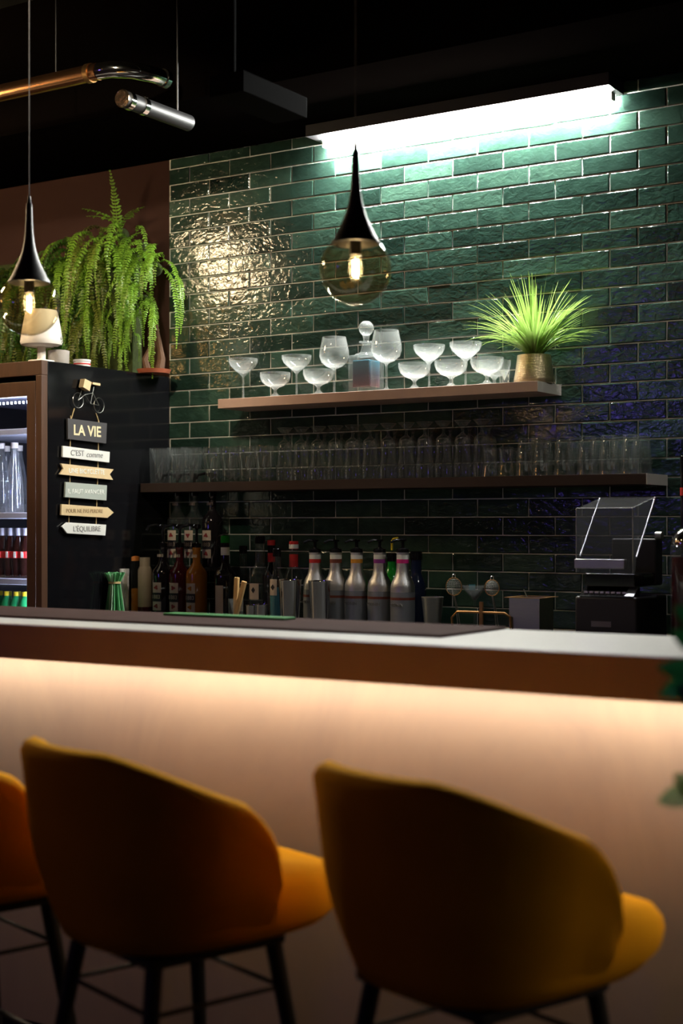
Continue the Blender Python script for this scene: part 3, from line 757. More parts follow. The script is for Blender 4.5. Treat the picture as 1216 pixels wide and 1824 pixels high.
wm = MB().lathe([(0, .093), (.0235, .093), (.022, .085), (.0195, .06), (.0205, .04), (.025, .012), (.0265, 0)]+WAIST, 28).mesh('waisted_tumbler', M['glassdim'], 75)
for j, (px, Y, L) in enumerate(((872, 4.575, 'front left of the four waisted tumblers beside the stacked glasses'), (901, 4.575, 'front right of the four waisted tumblers beside the stacked glasses'),
                        (889, 4.66, 'rear left of the four waisted tumblers beside the stacked glasses'), (918, 4.66, 'rear right of the four waisted tumblers beside the stacked glasses'))):
    if Y > 4.6: px += 2
    v = P(px, 850, Y); o = bpy.data.objects.new('waisted_tumbler', wm); COL.objects.link(o); o.location = (v.x, Y, Z2)
    o['label'] = L; o['category'] = 'glass'; o['group'] = 'waisted tumblers on the lower shelf'
# nested upside-down ribbed tumblers
def stack_mb(flat=False):
    mb = MB(); pr = [(.0375, 0), (.0385, .004)]
    for i in range(7): pr += [(.037-.0011*i-.0001, .010+.008*i), (.0362-.0011*i, .0145+.008*i)]
    pr += [(.0285, .088), (.0275, .092), (.0270, .093), (0, .093)]
    inn = [(0, .083), (.0245, .083), (.0265, .075), (.034, .012), (.0355, 0)]
    return mb.lathe(inn+pr, 32)
sm = stack_mb().mesh('stacking_tumbler', M['glassdim'], 50)
cols = [(937, 4.585, 1), (966, 4.585, 1), (1005, 4.585, 1), (1046, 4.585, 1), (1085, 4.585, 1), (1124, 4.585, 1), (960, 4.69, 0), (985, 4.69, 0), (1025, 4.69, 0), (1066, 4.69, 0), (1104, 4.69, 0), (1142, 4.69, 0)]
for ci, (px, Y, fr_) in enumerate(cols):
    v = P(px, 845, Y); i = ci if fr_ else ci-6
    for lv in range(2):
        o = bpy.data.objects.new('stacking_tumbler', sm); COL.objects.link(o); o.location = (v.x, Y, Z2+lv*.0365); o.rotation_euler = (0, 0, rnd.uniform(0, 6))
        o['label'] = 'upturned ribbed tumbler, %s one of the %s nested pair, %s row' % (['lower', 'upper'][lv], ordw(i, 6), 'front' if fr_ else 'rear')
        o['category'] = 'glass'; o['group'] = 'nested tumblers at the right of the lower shelf'

# ------------------------------------------------------------ bottles and tools on the back counter
CB = CZ+.0005
def at(px, Y): return P(px, 1050, Y).x
def ztop(py, px, Y): return P(px, py, Y).z
def simple_bottle(label, px, Y, top, br, neck_r, body_h, shoulder_h, glassm, capm, cap_h=.03, liquid=None, label_m=None, lab=(.05, .13), lw=.6, band=None, cat='bottle', name='liquor_bottle', group=None, mark=None):
    x_ = at(px, Y); H = ztop(top, px, Y)-CB
    t = thing(name, label, cat, (x_, Y, CB), 0, group)
    bh, sh = body_h, body_h+shoulder_h
    pr = [(0, 0), (br*.93, 0), (br, .006), (br, bh)]
    for i in range(1, 7):
        u = i/6; pr.append((neck_r+(br-neck_r)*(.5+.5*math.cos(math.pi*u))**.9 if i < 6 else neck_r, bh+(sh-bh)*u))
    pr += [(neck_r, H-cap_h*.6), (0, H-cap_h*.6)]
    b = part('bottle_body', MB().lathe(pr, 28), glassm, t, ang=70)
    if liquid: part('liquid', MB().lathe([(0, .004), (br*.93, .004), (br*.94, bh*.9), (0, bh*.9)], 24), liquid, t)
    part('cap', MB().lathe([(0, H-cap_h), (neck_r*1.12, H-cap_h), (neck_r*1.12, H-.002), (neck_r, H), (0, H)], 20), capm, t)
    if label_m:
        mb = MB(); a0 = -R(90)-lw; a1 = -R(90)+lw; N = 12; rr = br*1.012; vs = []
        for zz in lab:
            for i in range(N+1): a = a0+(a1-a0)*i/N; vs.append((rr*math.cos(a), rr*math.sin(a), zz))
        for zz in lab:
            for i in range(N+1): a = a0+(a1-a0)*i/N; vs.append((rr*.985*math.cos(a), rr*.985*math.sin(a), zz))
        W = N+1; fs = [(i, i+1, W+i+1, W+i) for i in range(N)]+[(2*W+i, 3*W+i, 3*W+i+1, 2*W+i+1) for i in range(N)]
        mb.add(vs, fs); part('label', mb, label_m, t)
    if band:
        part('neck_band', MB().lathe([(neck_r*1.04, H+band[1]), (neck_r*1.06, H+band[1]), (neck_r*1.06, H+band[2]), (neck_r*1.04, H+band[2])], 20), band[0], t)
    if mark:
        mb = MB(); s_, zz = mark[1], mark[2]; mb.prism([(-s_, zz), (0, zz-s_*1.3), (s_, zz), (0, zz+s_*1.3)], -br*1.03, -br*1.015, 'y'); part('label_mark', mb, mark[0], t)
    return t, H
# syrup bottles, two tiers
stz = CB+.205
rs = P(344, 1010, 4.60)
t = thing('bottle_riser', 'black step carrying the rear row of syrup bottles', 'riser', (rs.x, 4.64, CB))
part('step_top', MB().box(-.15, .15, -.07, .07, .19, .204), M['black'], t)
part('side', MB().box(-.15, -.14, -.07, .07, 0, .19), M['black'], t); part('side', MB().box(.14, .15, -.07, .07, 0, .19), M['black'], t)
def syrup(label, x_, Y, z, fill, top, pump_dir=-1, ph=.0):
    t = thing('syrup_bottle', label, 'bottle', (x_, Y, z), 0, 'syrup bottles with pumps')
    br = .042; m = fill
    pr = [(0, 0), (br*.95, 0), (br, .006), (br, .178), (br*.93, .192), (br*.55, .212), (.0155, .226), (.0145, .27), (.0165, .272), (.0165, .285), (0, .285)]
    part('bottle_body', MB().lathe(pr, 28), m, t, ang=60)
    def lab(z0, z1, mm, w_, nm='label'):
        mb = MB(); N = 10; rr = br*1.015; W = N+1; vs = []
        for q_ in (1, .99):
            for zz in (z0, z1):
                for i in range(N+1): a = -R(90)+w_*(2*i/N-1); vs.append((rr*q_*math.cos(a), rr*q_*math.sin(a), zz))
        mb.add(vs, [(i, i+1, W+i+1, W+i) for i in range(N)]+[(2*W+i, 3*W+i, 3*W+i+1, 2*W+i+1) for i in range(N)])
        return part(nm, mb, mm, t)
    lab(.035, .145, M['paper'], .52, 'paper_label'); bl_ = lab(.070, .105, M['blacklabel'], .54, 'label_band')
    bl_.scale = (1.01, 1.01, 1)
    text_part('1883', .022, M['paper'], t, T(0, -br*1.045, .088) @ FACE_Y)
    text_part('1883', .016, M['paper'], t, T(0, -.0175, .25) @ FACE_Y)
    for zz in (.052, .125):
        mb = MB(); pl = []
        for k_ in range(18): a_ = k_*math.pi/9; rr_ = .0085+.0025*math.cos(a_*3+x_*40); pl.append((rr_*math.cos(a_), zz+rr_*.9*math.sin(a_)))
        mb.prism(pl, -br*1.035, -br*1.0, 'y')
        part('fruit_print', mb, m if m in (M['amber'],) else M['fruit'], t)
    part('pump', MB().lathe([(0, .284), (.018, .284), (.018, .300), (.006, .304), (.006, .355), (.017, .358), (.0185, .368), (.012, .374), (0, .375)], 20)
         .tube([(0, 0, .366), (-.02, -.02, .372), (-.045, -.035, .366), (-.05, -.04, .350)], .0055, 8), M['blackgloss'], t, 'black pump')
    return t
for i, (px, fm_, L) in enumerate(((290, M['darkglass'], 'front syrup bottle at the left, black pump curling left'), (320, M['darkred'], 'dark red syrup bottle, middle of the front trio'), (350, M['amber'], 'amber syrup bottle, right of the front trio'))):
    syrup(L, at(px, 4.50), 4.50, CB, fm_, 0)
for i, (px, fm_, L) in enumerate(((316, M['glassdim'], 'raised syrup bottle at the left of the rear trio'), (346, M['glassdim'], 'raised syrup bottle in the middle of the rear trio'), (378, M['darkglass'], 'raised syrup bottle at the right of the rear trio'))):
    syrup(L, at(px, 4.64), 4.64, stz, fm_, 0)
# jars and carton at the left
x_ = at(204, 4.35)
t = thing('straw_bundle', 'tied bundle of green straws standing at the left of the bottles', 'straws', (x_, 4.35, CB))
mb = MB(); r = random.Random(3)
for i in range(90):
    mb.cur = r.randrange(3)
    a = r.uniform(0, 6.28); q_ = r.random()**.5
    mb.tube([(.042*q_*math.cos(a), .042*q_*math.sin(a), 0), (.021*q_*math.cos(a), .021*q_*math.sin(a), .145), (.040*q_*math.cos(a+.1), .040*q_*math.sin(a+.1), .183+r.uniform(-.004, .004))], .0026, 6)
o = part('straws', mb, [M['green'], mat('highlight_green_straws', (.42, .66, .42), .3), mat('deep_green_straws', (.04, .2, .07), .3)], t); o['kind'] = 'stuff'  # the paler straws paint in streaky highlights
part('tie', MB().lathe([(.022, .142), (.0245, .142), (.0245, .150), (.022, .150)], 24), M['rope'], t, 'beige tie')
solo('wooden_stirrer', MB().tube([(0, 0, 0), (.012, 0, .10), (.022, 0, .23)], [.002, .002, .003], 6), M['stick'], 'thin wooden stirrer leaning out behind the green straws', 'stirrer', (at(182, 4.42), 4.42, CB))
x_ = at(219, 4.45); H = ztop(1013, 219, 4.45)-CB
t = thing('white_canister', 'white printed canister right behind the green straws', 'canister', (x_, 4.45, CB))
part('canister_body', MB().lathe([(0, 0), (.024, 0), (.024, H-.02), (0, H-.02)], 28), M['white'], t)
part('lid', MB().lathe([(0, H-.02), (.025, H-.02), (.025, H), (0, H)], 28), M['tin'], t)
part('print', MB().box(.0, .006, -.0252, -.024, .12, .15), M['blueink'], t, 'blue mark')
part('print', MB().tube([(.016*math.cos(a)+.002, -.0235, .08+.022*math.sin(a)) for a in [math.pi*2*i/20 for i in range(20)]], .0018, 5, closed=True), M['orangelabel'], t, 'orange ring')
x_ = at(237, 4.52); H = ztop(990, 237, 4.52)-CB
t = thing('spice_jar', 'glass jar of amber grains with an orange lid', 'jar', (x_, 4.52, CB))
part('jar_body', MB().lathe([(0, 0), (.029, 0), (.030, .01), (.030, H-.035), (.025, H-.018), (0, H-.018)], 28), M['glassdim'], t)
part('contents', MB().lathe([(0, .003), (.027, .003), (.027, .115), (0, .12)], 24), M['amber'], t)
part('lid', MB().lathe([(0, H-.02), (.026, H-.02), (.026, H-.004), (.012, H), (0, H)], 24), M['orangecap'], t)
x_ = at(258, 4.50); H = ztop(993, 258, 4.50)-CB
t = thing('beige_carton_bottle', 'beige plastic bottle beside the syrup bottles', 'bottle', (x_, 4.50, CB))
part('bottle_body', MB().lathe([(0, 0), (.027, 0), (.028, .01), (.028, H-.05), (.022, H-.036), (0, H-.036)], 28), M['beige'], t)
part('cap', MB().lathe([(0, H-.038), (.021, H-.038), (.021, H), (0, H)], 24), M['beige'], t)
part('label_mark', MB().lathe([(.0283, .02), (.0286, .02), (.0286, .045), (.0283, .045)], 24), M['darkred'], t)
GD = M['glassdim']
simple_bottle('dark liqueur bottle with green cap and flowered label', 401, 4.50, 954, .042, .016, .175, .05, M['darkglass'], M['greenglass'], .028, None, M['paper'], (.03, .14), .45, (M['textwhite'], -.075, -.045), mark=(M['textcream'], .006, .19))
simple_bottle('slim clear bottle with black cap behind the wooden sticks', 433, 4.55, 972, .028, .014, .15, .05, GD, M['blackgloss'], .03, None, M['paper'], (.04, .13), .6)
simple_bottle('broad clear gin bottle with diamond label', 463, 4.52, 955, .044, .018, .17, .06, GD, M['blackgloss'], .028, M['greenmat'] if False else None, M['paper'], (.09, .15), .5, mark=(M['blacklabel'], .009, .125))
simple_bottle('dim bottle with red neck label behind the clear ones', 483, 4.66, 962, .034, .014, .17, .06, M['darkglass'], M['red'], .02, None, None, band=(M['red'], -.085, -.05))
simple_bottle('slim bottle of blue liquid with black cap and diamond label', 493, 4.46, 977, .027, .014, .155, .05, GD, M['blackgloss'], .03, M['bluefluid'], M['paper'], (.11, .17), .6, mark=(M['blacklabel'], .009, .14))
simple_bottle('clear bottle with red and white cap behind the steel shaker', 523, 4.60, 964, .045, .016, .14, .10, GD, M['red'], .030, None, M['paper'], (.03, .11), .6, (M['red'], -.098, -.050))
part('cap_ring', MB().lathe([(.0182, -.028), (.0186, -.028), (.0186, -.012), (.0182, -.012)], 20), M['textwhite'], [o for o in COL.objects if o.name.startswith('liquor_bottle')][-1]).location = (0, 0, ztop(964, 523, 4.60)-CB)
def tin(label, px, Y, top, r1, r0, m, name='shaker_tin', rim=True):
    x_ = at(px, Y); H = ztop(top, px, Y)-CB
    pr = [(0, 0), (r0, 0), (r0+.001, .003), (r1, H-.004), (r1+.0015, H-.002), (r1+.001, H), (r1-.001, H), (r1-.0015, H-.004), (r0-.0015, .006), (0, .006)]
    return solo(name, MB().lathe(pr, 36), m, label, 'shaker' if 'shaker' in name else 'cup', (x_, Y, CB), ang=50)
tin('wide polished steel shaker tin in front of the red-capped bottle', 516, 4.36, 1032, .042, .031, M['chrome'])
tin('polished steel shaker tin in front of the first silver bottle', 569, 4.36, 1034, .040, .030, M['chrome'])
tin('steel cup standing alone right of the silver bottles', 770, 4.36, 1063, .037, .024, M['steel'], 'steel_cup')
tin('small steel measuring cup on the left of the pair', 448, 4.30, 1077, .020, .017, M['chrome'], 'measuring_cup')
tin('small steel measuring cup on the right of the pair', 466, 4.30, 1076, .0215, .018, M['chrome'], 'measuring_cup')
x_ = at(420, 4.32)
glassware('stick_glass', 'clear glass holding two pale wooden sticks', [(0, 0), (.026, 0), (.028, .10)], .006, (x_, 4.32, CB), M['glassdim'])
solo('wooden_stick', MB().box(-.009, .009, -.006, .006, 0, .172, Matrix.Rotation(R(3), 4, 'Y')), M['stick'], 'upright pale wooden stick in the glass', 'stick', (x_-.008, 4.325, CB+.007), bevel=.002)
solo('wooden_stick', MB().box(-.009, .009, -.006, .006, 0, .165, Matrix.Rotation(R(17), 4, 'Y')), M['stick'], 'wooden stick leaning right in the glass', 'stick', (x_-.004, 4.312, CB+.0075), bevel=.002)
# silver puree bottles
def puree(label, px, lm, Y=4.47, lx=0):
    x_ = at(px, Y); t = thing('puree_bottle', label, 'bottle', (x_, Y, CB), 0, 'silver fruit puree bottles')
    H = ztop(984, px, Y)-CB; br = .043
    pr = [(0, 0), (br*.95, 0), (br, .006), (br, .150), (br*.98, .158), (br*.88, .172), (br*.62, .193), (.0225, .214), (.0205, .245), (.0210, H-.004), (.023, H-.004), (.023, H), (0, H)]
    part('bottle_body', MB().lathe(pr, 36), M['alu'], t, 'brushed silver bottle', ang=60)
    part('wrap_label', MB().lathe([(br*1.006, .012), (br*1.012, .012), (br*1.012, .135), (br*1.006, .135)], 36), M['greylabel'], t)
    part('label_band', MB().lathe([(br*1.014, .108), (br*1.018, .108), (br*1.018, .117), (br*1.014, .117)], 36), M['brownlabel'], t)
    mb = MB(); N = 16; vs = []
    z0, z1 = H-.038, H-.008
    part('neck_label', MB().lathe([(.0213, z0+.010), (.0216, z0+.010), (.0218, z1), (.0214, z1)], 24), M['textwhite'], t, 'white neck label')
    part('neck_stripe', MB().lathe([(.0214, z0), (.0219, z0), (.0220, z0+.014), (.0215, z0+.014)], 24), lm, t, 'coloured stripe')
    part('pump', MB().lathe([(0, H), (.022, H), (.023, H+.012), (.012, H+.016), (.006, H+.018), (.006, H+.038), (.013, H+.040), (.013, H+.046), (0, H+.047)], 20)
         .tube([(0, 0, H+.043), (-.015, -.02, H+.044), (-.028, -.034, H+.036)], .0045, 8), M['blackgloss'], t, 'black pump')
    text_part('MONIN', .016, M['textgrey'], t, T(0, -br*1.025, .09) @ FACE_Y)
    for k_, ch in enumerate('MONIN'):
        text_part(ch, .013, M['alu'], t, T(.004, -.0235, H-.055-.0) @ T(0, 0, -.012*k_) @ FACE_Y @ Matrix.Rotation(R(90), 4, 'Z'), name='embossed_letter')
    return t
M['greylabel'] = mat('grey_wrap_label', (.28, .30, .33), .45, .4)
for px, lm, L in ((561, M['red'], 'silver bottle with red neck stripe, leftmost of five'), (598, M['brownlabel'], 'silver bottle with brown neck stripe, second of five'),
                  (635, M['orangelabel'], 'silver bottle with orange neck stripe, middle of five'), (676, M['purplelabel'], 'silver bottle with purple neck stripe, fourth of five')):
    puree(L, px, lm)
puree('silver bottle with magenta neck label, rightmost of five', 717, M['magenta'], 4.45)
simple_bottle('green glass bottle between the two right silver bottles', 697, 4.62, 985, .036, .015, .165, .06, M['greenglass'], M['blackgloss'])
simple_bottle('dark blue bottle behind the rightmost silver bottle', 741, 4.60, 982, .036, .020, .15, .05, M['blueglass'], M['blackgloss'])
yz = ztop(960, 700, 4.62)
solo('bent_straw', MB().tube([(-.012, 0, -.035), (-.012, 0, 0), (.0, -.01, .006), (.024, -.02, .010)], .004, 8), M['yellow'], 'yellow bent spout on top of the green bottle', 'spout', (at(704, 4.61), 4.605, yz-.006))
# bar tools
def strainer(label, px, py, Y, r_=.03):
    v = P(px, py, Y); t = thing('bar_strainer', label, 'strainer', (v.x, Y, CB)); z = v.z-CB
    part('ring', MB().tube([(r_*math.cos(a), 0, z+r_*math.sin(a)) for a in [2*math.pi*i/28 for i in range(28)]], .0016, 6, closed=True), M['brass'], t)
    mb = MB()
    for i in range(-4, 5):
        q_ = i*r_/5; h_ = math.sqrt(r_*r_-q_*q_); mb.tube([(q_, 0, z-h_), (q_, .006, z), (q_, 0, z+h_)], .0004, 4); mb.tube([(-h_, 0, z+q_), (0, .006, z+q_), (h_, 0, z+q_)], .0004, 4)
    part('mesh', mb, M['steel'], t)
    part('handle', MB().tube([(0, 0, z-r_), (.010, 0, z-r_-.05), (.018, 0, .001)], .0018, 6).tube([(.003, 0, z-r_), (.016, 0, z-r_-.05), (.028, 0, .001)], .0014, 6).tube([(-.006, 0, z+r_), (-.004, 0, z+r_+.012), (.004, 0, z+r_+.012), (.006, 0, z+r_)], .0012, 5), M['steel'], t)
strainer('round wire strainer, left one, right of the steel cup', 808, 1045, 4.40)
strainer('round wire strainer, right one, beside the steel pan', 876, 1047, 4.42, .027)
v = P(845, 1050, 4.44)
t = thing('martini_glass', 'clear cone glass with a blue card between the strainers', 'glass', (v.x, 4.44, CB))
zt = ztop(1042, 845, 4.44)-CB
part('glass_body', MB().lathe(prof_shell([(0, 0), (.034, 0), (.034, .002), (.008, .006), (.004, .012), (.004, zt-.055), (.048, zt)], .0015, zt-.053), 32), M['glassdim'], t, ang=60)
solo('blue_card', MB().box(-.012, .012, -.001, .001, 0, .02), M['bluefluid'], 'small pale blue card in the cone glass', 'card', (v.x-.01, 4.44, CB+zt-.018))
t = thing('tool_rack', 'low dull brass rail rack between cup and steel pan', 'rack', (at(857, 4.30), 4.30, CB))
zr = ztop(1091, 857, 4.30)-CB
part('rail', MB().tube([(-.105, 0, 0), (-.11, 0, zr-.02), (-.09, 0, zr), (.085, 0, zr), (.105, 0, zr-.012), (.11, 0, 0)], .004, 8), M['brass'], t)
part('post', MB().box(-.006, .006, -.004, .004, 0, zr+.035), M['brass'], t)
v = P(943, 1065, 4.36)
zt = ztop(1064, 943, 4.36)-CB
t = thing('steel_pan', 'square brushed steel food pan left of the blender', 'pan', (at(946, 4.36), 4.36, CB))
mb = MB()
mb.box(-.054, .054, -.054, .054, 0, .003); mb.box(-.054, -.052, -.054, .054, .003, zt); mb.box(.052, .054, -.054, .054, .003, zt); mb.box(-.052, .052, -.054, -.052, .003, zt); mb.box(-.052, .052, .052, .054, .003, zt)
part('pan_body', mb, M['steel'], t)
mb = MB(); mb.box(-.066, .066, -.066, -.052, zt, zt+.002).box(-.066, .066, .052, .066, zt, zt+.002).box(-.066, -.052, -.052, .052, zt, zt+.002).box(.052, .066, -.052, .052, zt, zt+.002)
part('rim', mb, M['brass'], t)
t2 = thing('ladle', 'thin-handled ladle sticking out of the steel pan', 'ladle', (at(950, 4.36), 4.36, CB+.004))
part('bowl', MB().lathe([(0, 0), (.02, .004), (.028, .02), (.026, .02), (.018, .006), (0, .003)], 20), M['steel'], t2)
part('handle', MB().tube([(.02, 0, .018), (.0, 0, .08), (-.045, .02, .155)], .0018, 6), M['steel'], t2)

# blender with a clear hood
bx_ = at(1077, 4.22)
t = thing('bar_blender', 'black bar blender with a clear tilting hood and steel handle', 'blender', (bx_, 4.22, CB))
z_ = lambda py: ztop(py, 1077, 4.22)-CB
part('base', MB().box(-.100, .105, 0, .26, 0, z_(1063)), M['black'], t, bevel=.008)
part('control_panel', MB().prism([(0.0, z_(1063)), (.05, z_(1046)), (.06, z_(1046)), (.06, z_(1063))], -.085, .090, 'x'), M['blackgloss'], t)
mb = MB()
for i in range(8): mb.box(-.075+i*.018, -.075+i*.018+.012, .012, .030, z_(1058)+.001, z_(1056)+.003)
mb.prism([(0.004, z_(1062)+.002), (.048, z_(1046)+.002), (.05, z_(1046)), (.004, z_(1063))], .062, .090, 'x')
part('buttons', mb, M['alu'], t, 'row of pale buttons')
part('jug_base', MB().box(-.080, .085, .03, .22, z_(1046), z_(1022)), M['blackgloss'], t, bevel=.004)
part('label', MB().box(-.045, .020, -.0012, .0008, z_(1117), z_(1107)), M['screen'], t, 'small grey label')
part('motor_column', MB().box(-.06, .09, .20, .26, z_(1046), z_(960)), M['black'], t, bevel=.006)
hp = [(.0, z_(1020)), (.0, z_(905)), (.03, z_(903)), (.19, z_(885)), (.03, z_(992)), (.02, z_(1020))]
mb = MB(); mb.prism(hp, -.095, .090, 'x')
hd = part('hood', mb, M['hood'], t, 'clear tinted hood')
ed = MB()
for xx in (-.095, .090): ed.tube([(xx, .19, z_(885)), (xx, .03, z_(992))], .003, 6)
ed.tube([(-.095, 0, z_(905)), (.09, 0, z_(905))], .0016, 6).tube([(.09, 0, z_(905)), (.09, 0, z_(1020))], .0016, 6).tube([(-.095, 0, z_(905)), (-.095, 0, z_(1020))], .001, 6).tube([(.09, 0, z_(905)), (.09, .19, z_(885))], .0014, 6)
part('hood_edge', ed, M['alu'], hd)
part('handle', MB().box(-.092, .072, -.022, -.012, z_(1013), z_(996)).box(-.092, -.08, -.013, .0, z_(1013), z_(996)).box(.06, .072, -.013, .0, z_(1013), z_(996)), M['steel'], hd, 'brushed steel handle', bevel=.002)
part('hinge', MB().lathe([(0, -.01), (.014, -.01), (.014, .01), (0, .01)], 20, T(.100, .20, z_(955)) @ Matrix.Rotation(R(90), 4, 'Y')), M['steel'], t)
# right edge
simple_bottle('tall dark bottle with red collar at the right edge', 1219, 4.45, 812, .036, .013, .20, .07, M['darkglass'], M['blackgloss'], .05, None, None, band=(M['red'], -.125, -.10))
x_ = at(1221, 4.30); zt = ztop(934, 1221, 4.30)-CB
t = thing('domed_jar', 'glass jar with a domed chrome lid at the right edge', 'jar', (x_, 4.30, CB))
part('jar_body', MB().lathe([(0, 0), (.045, 0), (.046, .01), (.046, zt-.065), (.038, zt-.058), (0, zt-.058)], 32), M['glassdim'], t)
part('lid', MB().lathe([(.04, zt-.062), (.044, zt-.06), (.044, zt-.052), (.038, zt-.035), (.022, zt-.015), (.006, zt-.01), (.006, zt), (0, zt)], 32), M['chrome'], t, 'domed chrome lid')
part('contents', MB().lathe([(0, .005), (.042, .005), (.042, zt-.10), (0, zt-.10)], 24), M['darkred'], t)

# ------------------------------------------------------------ bar stools
def stool_meshes():
    NU = 56; a_, b_ = .212, .215
    def plan(s):                                  # s in [-1,1] along the U-shaped back
        L1 = .085; arc = math.pi/2*((a_+b_)/2)*1.04; tot = arc+L1; q = abs(s)*tot
        if q < arc:
            ph = q/arc*math.pi/2; e = .82
            x_ = a_*abs(math.sin(ph))**e; y_ = -b_*abs(math.cos(ph))**e
        else: x_ = a_; y_ = q-arc
        return Vector((math.copysign(x_, s) if s else 0, y_, 0))
    mb = MB(); NC = 22; rings = []
    for i in range(NU+1):
        s = -1+2*i/NU; p = plan(s); e = 1e-3
        tg = (plan(min(1, s+e))-plan(max(-1, s-e))).normalized(); nrm = Vector((tg.y, -tg.x, 0))
        sa = abs(s)
        top = .955-.006*sa**2
        if sa > .25: top -= .14*((sa-.25)/.75)**1.4
        if sa > .80: top -= .085*(1-math.sqrt(max(0, 1-((sa-.80)/.2)**2)))
        bot = .612
        th = .026 if sa < .93 else .026*math.sqrt(max(.05, 1-((sa-.93)/.075)**2*.9))
        ring = []
        for c_ in range(NC):
            # cross section: up the outside, over the rim, down the inside
            if c_ < 10: v_ = c_/9; side = 1
            elif c_ < 13: v_ = 1; side = math.cos((c_-9)/4*math.pi)
            else: v_ = 1-(c_-13)/8; side = -1
            z = bot+(top-bot)*v_
            if 10 <= c_ < 13: z += th*math.sin((c_-9)/4*math.pi)
            fl = -.048*(1-min(1, v_*1.8))**1.7+.030*v_**1.5                # tucked in below, flared above
            q = p+nrm*(fl+side*th)
            ring.append(len(mb.v)+0); mb.v.append((q.x, q.y, z))
        rings.append(ring)
    for A, B in zip(rings, rings[1:]):
        for c_ in range(NC):
            d_ = (c_+1) % NC; mb.f.append((A[c_], B[c_], B[d_], A[d_])); mb.m.append(0)
    mb.f.append(tuple(rings[0])); mb.m.append(0); mb.f.append(tuple(reversed(rings[-1]))); mb.m.append(0)
    back = mb.mesh('backrest', M['velvet'], 75)
    # cushion
    mb = MB(); N = 48; prof = [(0, .605), (.6, .605), (.90, .613), (.985, .638), (1.0, .67), (.985, .700), (.93, .722), (.8, .732), (.45, .736), (0, .737)]
    rings = []
    for rr, z in prof:
        ring = []
        if rr == 0: ring = [len(mb.v)]; mb.v.append((0, .03, z))
        else:
            for i in range(N):
                a = 2*math.pi*i/N; cx = math.cos(a); sy = math.sin(a); e = .72
                x_ = .216*math.copysign(abs(cx)**e, cx)*(1.0 if sy < 0 else 1.0+.05*sy); y_ = .03+(.215 if sy < 0 else .33)*math.copysign(abs(sy)**e, sy)
                zz = z-(.022*max(0, sy)**3 if z > .67 else 0)+(.025*max(0, sy)**3 if z < .64 else 0)
                ring.append(len(mb.v)); mb.v.append((x_*rr, .03+(y_-.03)*rr, zz))
        rings.append(ring)
    for A, B in zip(rings, rings[1:]):
        for i in range(N):
            j = (i+1) % N
            if len(A) == 1: mb.f.append((A[0], B[i], B[j]))
            elif len(B) == 1: mb.f.append((A[i], B[0], A[j]))
            else: mb.f.append((A[i], B[i], B[j], A[j]))
            mb.m.append(0)
    return back, mb.mesh('seat', M['velvet'], 75)
backm, seatm = stool_meshes()
def stool(label, x, y, rz):
    t = thing('bar_stool', label, 'bar stool', (x, y, 0), rz, 'mustard bar stools')
    b = link('backrest', backm, t); b['label'] = 'curved mustard shell back'
    link('seat', seatm, t)
    part('under_frame', MB().box(-.16, .16, -.14, .16, .585, .604), M['blackmatte'], t, bevel=.004)
    tops = [(-.135, -.115), (.135, -.115), (.135, .145), (-.135, .145)]; bots = [(-.215, -.205), (.215, -.205), (.215, .225), (-.215, .225)]
    for (tx, ty), (bx, by) in zip(tops, bots):
        part('leg', MB().tube([(tx, ty, .60), (bx, by, .004)], [.017, .011], 12), M['blackmatte'], t)
    def pt(k, z):
        (tx, ty), (bx, by) = tops[k], bots[k]; u = (.60-z)/.60; return (tx+(bx-tx)*u, ty+(by-ty)*u, z)
    for k in range(4):
        part('footrest', MB().tube([pt(k, .27), pt((k+1) % 4, .27)], .007, 8), M['blackmatte'], t)
        part('stretcher', MB().tube([pt(k, .50), pt((k+1) % 4, .50)], .005, 8), M['blackmatte'], t)
    return t
s3 = stool('mustard velvet bar stool nearest the camera, at the right', -1.155, 2.25, R(-19))
s2 = dup(s3, (-1.785, 2.19, 0), 'mustard velvet bar stool in the middle of the row', R(-19))
s1 = dup(s3, (-2.355, 2.17, 0), 'mustard velvet bar stool cut off at the left edge', R(-17))

# ------------------------------------------------------------ ceiling fittings
pA = P(-60, 175, 3.8); pB = P(176, 127, 3.8)
t = thing('ceiling_duct', 'shiny copper duct with a silver elbow under the black ceiling', 'duct', (pB.x, 3.8, pB.z))
part('copper_pipe', MB().tube([(pA.x-pB.x-.9, 0, 0), (0, 0, 0)], .030, 24), M['copper'], t, 'long copper pipe')
part('collar', MB().tube([(-.05, 0, 0), (-.03, 0, 0)], .0335, 24), M['brass'], t)
part('elbow', MB().tube([(0, 0, 0), (.05, .006, .0), (.10, .05, -.0), (.13, .12, 0), (.137, .19, 0)], .029, 24), M['chrome'], t, 'silver elbow')
part('collar', MB().tube([(.137, .175, 0), (.138, .195, 0)], .033, 24), M['chrome'], t)
part('strap', MB().tube([(-.2, 0, .03), (-.2, 0, CEIL-pB.z-.001)], .003, 6).tube([(-.9, 0, .03), (-.9, 0, CEIL-pB.z-.001)], .003, 6), M['blackmatte'], t)
v = P(217, 175, 3.55)
t = thing('pipe_stub', 'round capped pipe with bronze end pointing at the room', 'pipe', (v.x, 3.55, v.z))
part('cap', MB().lathe([(0, -.006), (.024, -.006), (.0285, 0), (.0285, .004), (0, .004)], 28, Matrix.Rotation(R(-90), 4, 'X')), M['bronze'], t, 'crumpled bronze end cap')
part('pipe', MB().tube([(0, .004, 0), (0, .34, 0)], .027, 24), M['blackmatte'], t)
part('collar', MB().tube([(0, .02, 0), (0, .04, 0)], .0295, 24), M['chrome'], t)
part('collar', MB().tube([(0, .09, 0), (0, .11, 0)], .0295, 24), M['chrome'], t)
part('strap', MB().tube([(0, .28, .027), (0, .28, CEIL-v.z-.001)], .003, 6), M['blackmatte'], t)
v = P(440, 165, 3.4)
